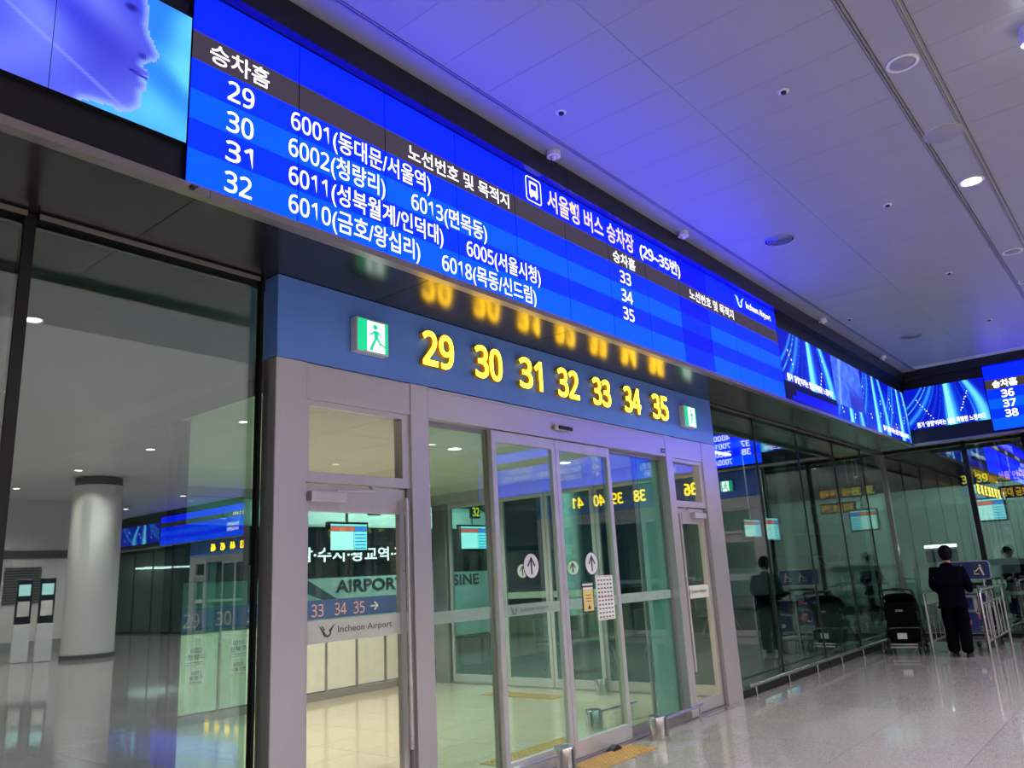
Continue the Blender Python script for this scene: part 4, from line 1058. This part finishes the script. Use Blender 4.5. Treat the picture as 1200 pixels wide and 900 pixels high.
def person(loc, rz, label, k=1.0, reach=0.42, mats=('navy_cloth', 'trouser_cloth')):
    o = empty('person', loc, rz); o.scale = (k, k, k)
    V, Ed, R_, ch = chain_builder()
    sp = ch([((0, 0, 0.90), (0.07, 0.08)), ((0.01, 0, 1.08), (0.06, 0.08)), ((0.02, 0, 1.28), (0.07, 0.09)), ((0.03, 0, 1.37), (0.05, 0.06)), ((0.06, 0, 1.44), 0.048), ((0.085, 0, 1.50), 0.062), ((0.10, 0, 1.57), (0.088, 0.072)), ((0.095, 0, 1.64), (0.075, 0.062)), ((0.09, 0, 1.67), 0.04)])
    ch([((0.165, 0, 1.545), 0.018), ((0.19, 0, 1.53), 0.010)], sp[6])
    for s in (-1, 1):
        ch([((0.095, s*0.076, 1.555), 0.014), ((0.085, s*0.084, 1.57), 0.010)], sp[6])
        ch([((0.0, s*0.09, 0.84), 0.06), ((0.02+0.02*s, s*0.095, 0.48), 0.045), ((-0.02+0.02*s, s*0.095, 0.10), 0.034), ((0.02+0.02*s, s*0.10, 0.045), 0.035), ((0.13+0.02*s, s*0.105, 0.03), 0.028)], sp[0])
        arm = ch([((0.015, s*0.185, 1.31), 0.022), ((0.01, s*0.25, 1.08), 0.022), ((reach-0.16, s*0.215, 1.00), 0.024), ((reach-0.08, s*0.20, 1.01), (0.020, 0.032)), ((reach-0.03, s*0.198, 1.02), (0.016, 0.036))], sp[2])
        for f in range(4):
            y = s*(0.165+0.022*f); ln = (0.85, 1.0, 0.95, 0.75)[f]
            ch([((reach, y, 1.028), 0.0095), ((reach+0.035*ln, y, 1.020), 0.009), ((reach+0.045*ln, y, 0.99), 0.0085), ((reach+0.02, y, 0.972), 0.007)], arm[-1])
        ch([((reach-0.05, s*0.155, 1.01), 0.011), ((reach-0.01, s*0.14, 1.0), 0.010), ((reach+0.02, s*0.145, 0.985), 0.008)], arm[-2])
    skin_mesh('body', V, Ed, R_, 'skin', o)
    V, Ed, R_, ch = chain_builder()
    sp = ch([((0.0, 0, 0.72), (0.17, 0.215)), ((0.0, 0, 0.76), (0.17, 0.215)), ((0.0, 0, 0.92), (0.16, 0.205)), ((0.0, 0, 1.10), (0.15, 0.20)), ((0.01, 0, 1.26), (0.15, 0.215)), ((0.02, 0, 1.36), (0.105, 0.135)), ((0.04, 0, 1.445), (0.075, 0.075))])
    for s in (-1, 1): ch([((0.015, s*0.195, 1.31), 0.082), ((0.01, s*0.255, 1.08), 0.072), ((reach-0.20, s*0.225, 1.0), 0.060), ((reach-0.09, s*0.205, 1.005), 0.056)], sp[4])
    jk = skin_mesh('jacket', V, Ed, R_, mats[0], o, root=2)
    V, Ed, R_, ch = chain_builder()
    hp = ch([((0, 0, 0.95), (0.13, 0.17)), ((0, 0, 0.86), (0.145, 0.185))])
    for s in (-1, 1): ch([((0.0, s*0.09, 0.78), 0.125), ((0.02+0.02*s, s*0.098, 0.46), 0.104), ((-0.02+0.02*s, s*0.098, 0.16), 0.095), ((-0.01+0.02*s, s*0.098, 0.05), 0.098)], hp[1])
    skin_mesh('trousers', V, Ed, R_, mats[1], o)
    b = MB(); n = 20
    # hair: cap over the skull, thick at the back
    rings = []
    for i in range(12):
        t = i/11; rows = []
        for kk in range(24):
            a = 2*PI*kk/24; c_, s_ = math.cos(a), math.sin(a)
            zl = 1.472 if c_ < -0.5 else (1.472+(c_+0.5)*0.075 if c_ < 0.5 else 1.547+(c_-0.5)*0.13)
            z = zl+(1.703-zl)*math.sin(t*PI/2); w_ = max(0.0, 1-((z-1.585)/0.122)**2)**0.5
            w_ = max(w_, 0.62 if t < 0.5 else 0.02); j_ = 1+0.035*math.sin(6*a+3*t)
            rows.append((0.082+0.120*w_*c_*j_, 0.108*w_*s_*j_, z+0.012*t))
        rings.append(rows)
    loft(rings, 'hair', 'hair', o)
    for s in (-1, 1):
        x0 = 0.02+0.02*s
        loft([[(x0+0.06+0.125*math.cos(a)*q, s*0.10+0.045*math.sin(a)*q, z) for a in [2*PI*j/16 for j in range(16)]] for z, q in ((0.0, 1.0), (0.03, 1.02), (0.06, 0.85), (0.085, 0.55))], 'shoe', 'rubber', o)
    tag(o, label, 'person')
    return o
person((11.13, -1.38, 0), 0.0, 'person in a dark navy suit seen from behind, hands on a luggage trolley', 0.97)
person((17.5, -1.37, -0.02), 2.4, 'dark clothed person standing outside beyond the right glass wall', 0.95, 0.30)
person((22.6, 3.0, -0.02), 1.2, 'dark clothed person standing outside beyond the right front panes', 1.0, 0.30)
# ================================================================== OUTDOORS
struct(MB().box(-30, 0.36, -0.30, 70, 45, -0.125).build('ground_road', 'asphalt'), 'dark asphalt road outside at night')
struct(MB().box(GX+0.12, -40, -0.30, 70, 0.36, -0.125).build('ground_road_side', 'asphalt'), 'dark asphalt outside the right wall')
struct(MB().box(-12, GY+0.1, -0.12, 60, 7.6, -0.0215).build('platform', 'kerb'), 'bus platform outside')
struct(MB().box(GX+0.12, -34, -0.12, 22, GY+0.1, -0.0215).build('platform_side', 'kerb'), 'bus platform outside the right wall')
struct(MB().box(-12, GY+0.2, 5.6, 60, 20, 5.9).build('canopy', 'hall_grey'), 'canopy roof over the bus platform')
struct(MB().box(GX+0.2, -34, 5.6, 30, GY+0.2, 5.9).build('canopy_side', 'hall_grey'), 'canopy roof outside the right wall')
def added_lamp_bar(x, y, z, L, w, label, along='x', col=(0.75, 0.95, 0.88)):  # made-up lamps, added to light the bus and the platform
    o = empty('added_platform_lamp', (x, y, z), 0 if along == 'x' else PI/2)
    box('tube', 'lamp_cool', (-L/2, -0.04, 0, L/2, 0.04, 0.05), o); box('housing', 'white_plastic', (-L/2-0.03, -0.06, 0.05, L/2+0.03, 0.06, 0.12), o)
    for s in (-1, 1): MB().tube([(s*L*0.4, 0, 0.12), (s*L*0.4, 0, 5.6-z)], 0.01, 6).build('hanger', 'alu', o)
    l = bpy.data.lights.new('bulb', 'AREA'); l.shape = 'RECTANGLE'; l.size = L; l.size_y = 0.1; l.energy = w; l.color = col
    q = bpy.data.objects.new('bulb', l); COL.objects.link(q); q.parent = o; q.location = (0, 0, -0.02)
    tag(o, label, 'lamp', 'added platform lamps outside')
added_lamp_bar(9.0, 7.2, 5.0, 3.0, 260, 'added hanging tube lamp lighting the bus behind the doors')
added_lamp_bar(22.0, 7.4, 5.3, 3.0, 110, 'added hanging tube lamp farther along the platform')
added_lamp_bar(18.5, -2.0, 5.0, 3.0, 110, 'added hanging tube lamp outside the right wall', 'y')
def bus(loc, rz, label, texts=True):
    o = empty('bus', loc, rz); L, Wd = 11.5, 2.5
    sec = [(0.0, 0.35), (0.0, 2.9), (0.10, 3.25), (0.35, 3.4), (Wd-0.35, 3.4), (Wd-0.10, 3.25), (Wd, 2.9), (Wd, 0.35)]
    MB().prism(sec, 0, L, axis='x').build('body', 'bus_white', o, bevel=0.06)
    MB().box(0.3, -0.012, 1.86, L-0.2, 0.0, 2.85).build('window_band', 'black_gloss', o)
    for k in range(7): MB().box(0.36+1.58*k, -0.02, 1.92, 0.36+1.58*k+1.5, -0.0125, 2.80).build('window_pane', 'black_gloss', o)
    MB().prism([(6.0, 1.80), (6.7, 1.42), (6.9, 1.42), (6.9, 1.38), (6.5, 1.38), (5.6, 1.7), (5.6, 1.80)], -0.008, -0.0005).build('stripe', 'bus_stripe', o)
    for x in (2.2, 8.6):
        w = wheel(o, (x, 0.05, 0.48), 0.48, 0.28)
    MB().box(-0.02, 0.2, 1.5, -0.004, Wd-0.2, 3.0).build('windscreen', 'black_gloss', o)
    if texts: text('lettering', 'AIRPORT LIMOUSINE', 'ink', 6.65, 10.95, 1.555, 0.235, -0.010, o, 0.03)
    tag(o, label, 'bus', 'buses outside')
bus((0.8, 9.0, -0.125), 0, 'white airport limousine bus parked behind the vestibule')
bus((30.0, 9.0, -0.125), 0, 'pale green bus outside beyond the right glass panes', True)
bus((23.2, -9.0, -0.125), PI/2, 'white bus outside the right glass wall', False)
def tv(loc, rz, w, h, label, pole=True, z0=0.0):
    o = empty('information_screen', loc, rz)
    box('housing', 'black_plastic', (-0.04, 0, -0.04, w+0.04, 0.10, h+0.04), o, 0.01)
    box('screen', 'tv_pale', (0, -0.004, 0, w*0.62, 0, h*0.72), o); box('side_list', 'tv_cyan', (w*0.63, -0.004, 0, w, 0, h*0.72), o)
    box('red_bar', 'tv_red', (0, -0.004, h*0.74, w*0.66, 0, h*0.90), o); box('blue_bar', 'tv_blue', (w*0.67, -0.004, h*0.74, w, 0, h*0.90), o)
    box('top_bar', 'tv_cyan', (0, -0.004, h*0.92, w, 0, h), o)
    for k in range(5): box('text_row', 'tv_blue', (w*0.66, -0.006, h*(0.05+0.13*k), w*0.97, -0.0045, h*(0.09+0.13*k)), o)
    if pole: MB().tube([(w/2, 0.06, h+0.04), (w/2, 0.06, 5.6-loc[2])], 0.025, 8).build('pole', 'alu', o)
    tag(o, label, 'screen', 'platform information screens')
tv((5.80, 7.0, 2.15), 0, 0.80, 0.45, 'platform information screen with red bar seen through the left door')
tv((9.08, 7.0, 2.15), 0, 0.80, 0.45, 'platform information screen with red bar seen through the fixed side pane')
tv((17.0, -0.92, 2.18), -PI/2, 0.58, 0.44, 'platform information screen with red bar outside the right wall')
tv((23.1, 7.0, 2.45), 0, 1.4, 0.55, 'platform information screen outside the right panes, left one')
tv((24.9, 7.0, 2.35), 0, 1.2, 0.75, 'platform information screen outside the right panes, right one')
o = empty('destination_board', (4.6, 8.0, 1.96)); box('panel', 'black_gloss', (0, 0, 0, 5.0, 0.08, 0.36), o)
text('lettering', '성남·수지·광교역·광교', 'led_white', 0.9, 4.2, 0.06, 0.20, -0.004, o, 0.02)
for x in (0.3, 4.7): MB().tube([(x, 0.04, 0), (x, 0.04, -1.98)], 0.03, 8).build('post', 'alu', o)
tag(o, 'dark board with white korean destinations behind the left door', 'sign')
def platform_sign(loc, rz, t, label):
    o = empty('platform_number_sign', loc, rz)
    box('panel', 'black_plastic', (0.0, 0, 0, 0.262, 0.06, 0.26), o); text('lettering', t, 'sign_yellow', 0.025, 0.237, 0.05, 0.16, -0.004, o, 0.03)
    MB().tube([(0.13, 0.03, 0.26), (0.13, 0.03, 5.6-loc[2])], 0.015, 8).build('pole', 'alu', o)
    tag(o, label, 'sign')
platform_sign((16.8, -0.80, 2.94), -PI/2, '38', 'yellow number thirty-eight on a black sign outside the right wall')
platform_sign((16.8, -1.09, 2.94), -PI/2, '39', 'yellow number thirty-nine on a black sign outside the right wall')
platform_sign((6.5, 6.8, 2.75), 0, '31', 'yellow platform number sign over the information screen at the left door')
platform_sign((9.2, 6.8, 2.75), 0, '32', 'yellow platform number 32 over the information screen at the side pane')
for k, z in enumerate((2.98, 2.62)):
    o = empty('led_ticker', (17.25, -1.42, z), -PI/2)
    box('panel', 'black_plastic', (0, 0, 0, 0.85, 0.06, 0.26), o)
    text('lettering', ('서울 인덕 목동', '동대 금호 면목')[k], 'led_orange', 0.04, 0.81, 0.05, 0.14, -0.004, o, 0.03)
    for x in (0.1, 0.75): MB().tube([(x, 0.03, 0.26), (x, 0.03, (5.6-z if k == 0 else 2.97-z))], 0.012, 6).build('hanger', 'alu', o)
    tag(o, ('upper orange LED ticker outside the right wall', 'lower orange LED ticker outside the right wall')[k], 'display')
# things outside the right wall near the trolleys
o = empty('timetable_stand', (16.6, 0.10, 0), -PI/2)
box('panel', 'board_blue', (0, 0, 0.95, 0.62, 0.06, 1.62), o); box('light_bar', 'lamp_cool', (0, -0.02, 1.66, 0.62, 0.05, 1.72), o)
for k in range(3): box('sheet', 'guide_blue', (0.03+0.2*k, -0.006, 1.05, 0.19+0.2*k, -0.001, 1.5), o)
for x in (0.05, 0.57): MB().tube([(x, 0.03, -0.02), (x, 0.03, 0.95)], 0.02, 8).build('leg', 'alu', o)
tag(o, 'blue timetable stand with white light bar behind the person', 'stand')
o = empty('barrier', (16.0, 0.1, 0), -PI/2)
box('rail', 'bus_white', (-0.2, 0, 1.24, 3.2, 0.05, 1.36), o); box('lower_rail', 'bus_white', (-0.2, 0, 0.66, 3.2, 0.05, 0.72), o)
for k in range(5): MB().tube([(-0.15+0.8*k, 0.02, -0.02), (-0.15+0.8*k, 0.02, 1.24)], 0.025, 8).build('post', 'alu', o)
tag(o, 'pale green barrier rail outside behind the trolley fence', 'barrier')

for k, (x, y_) in enumerate(((13.0, 7.0), (19.5, 7.0), (27.6, 7.2), (19.0, -4.5))):
    o = empty('platform_pillar', (x, y_, -0.02)); MB().lathe([(0.24, 0.12), (0.24, 5.6)], n=24).build('shaft', 'bus_white', o, smooth=True); MB().lathe([(0.27, 0), (0.27, 0.12), (0.24, 0.12)], n=24).build('base', 'dark_metal', o)
    tag(o, ('round pale pillar outside behind the sliding doors', 'round pale pillar outside behind the right front panes, nearer one', 'round pale pillar outside behind the right front panes, farther one', 'round pale pillar outside the right glass wall')[k], 'pillar', 'platform pillars')
for k, (x, y_, rz) in enumerate(((8.6, 3.9, -0.3), (11.0, 3.6, 0.1), (15.5, 4.6, 0.0))):
    o = empty('bench', (x, y_, -0.02), rz)
    for j in range(3):
        box('seat', 'grey_plastic', (-0.75+0.52*j, -0.22, 0.42, -0.75+0.52*j+0.48, 0.22, 0.46), o, 0.01); box('backrest', 'grey_plastic', (-0.75+0.52*j, 0.22, 0.48, -0.75+0.52*j+0.48, 0.26, 0.85), o, 0.01)
    for sx_ in (-0.6, 0.65): MB().tube([(sx_, -0.2, 0), (sx_, 0, 0.42), (sx_, 0.2, 0)], 0.02, 8).build('leg', 'alu', o)
    tag(o, ('grey three seat bench outside just behind the outer doors', 'grey three seat bench outside, second from the outer doors', 'grey three seat bench outside, farthest from the outer doors')[k], 'bench', 'platform benches')
o = empty('light_sensor', (-1.0, FY-0.034, SOF-0.02))
MB().lathe([(0.016, 0.0), (0.016, -0.012), (0.010, -0.020), (0.003, -0.022)], n=14).build('eye', 'black_plastic', o, smooth=True); MB().box(-0.006, -0.002, 0.0, 0.03, 0.003, 0.008).build('clip', 'black_plastic', o)
tag(o, 'tiny black sensor on the metal lip below the left end of the bus board', 'sensor')
write_texts()
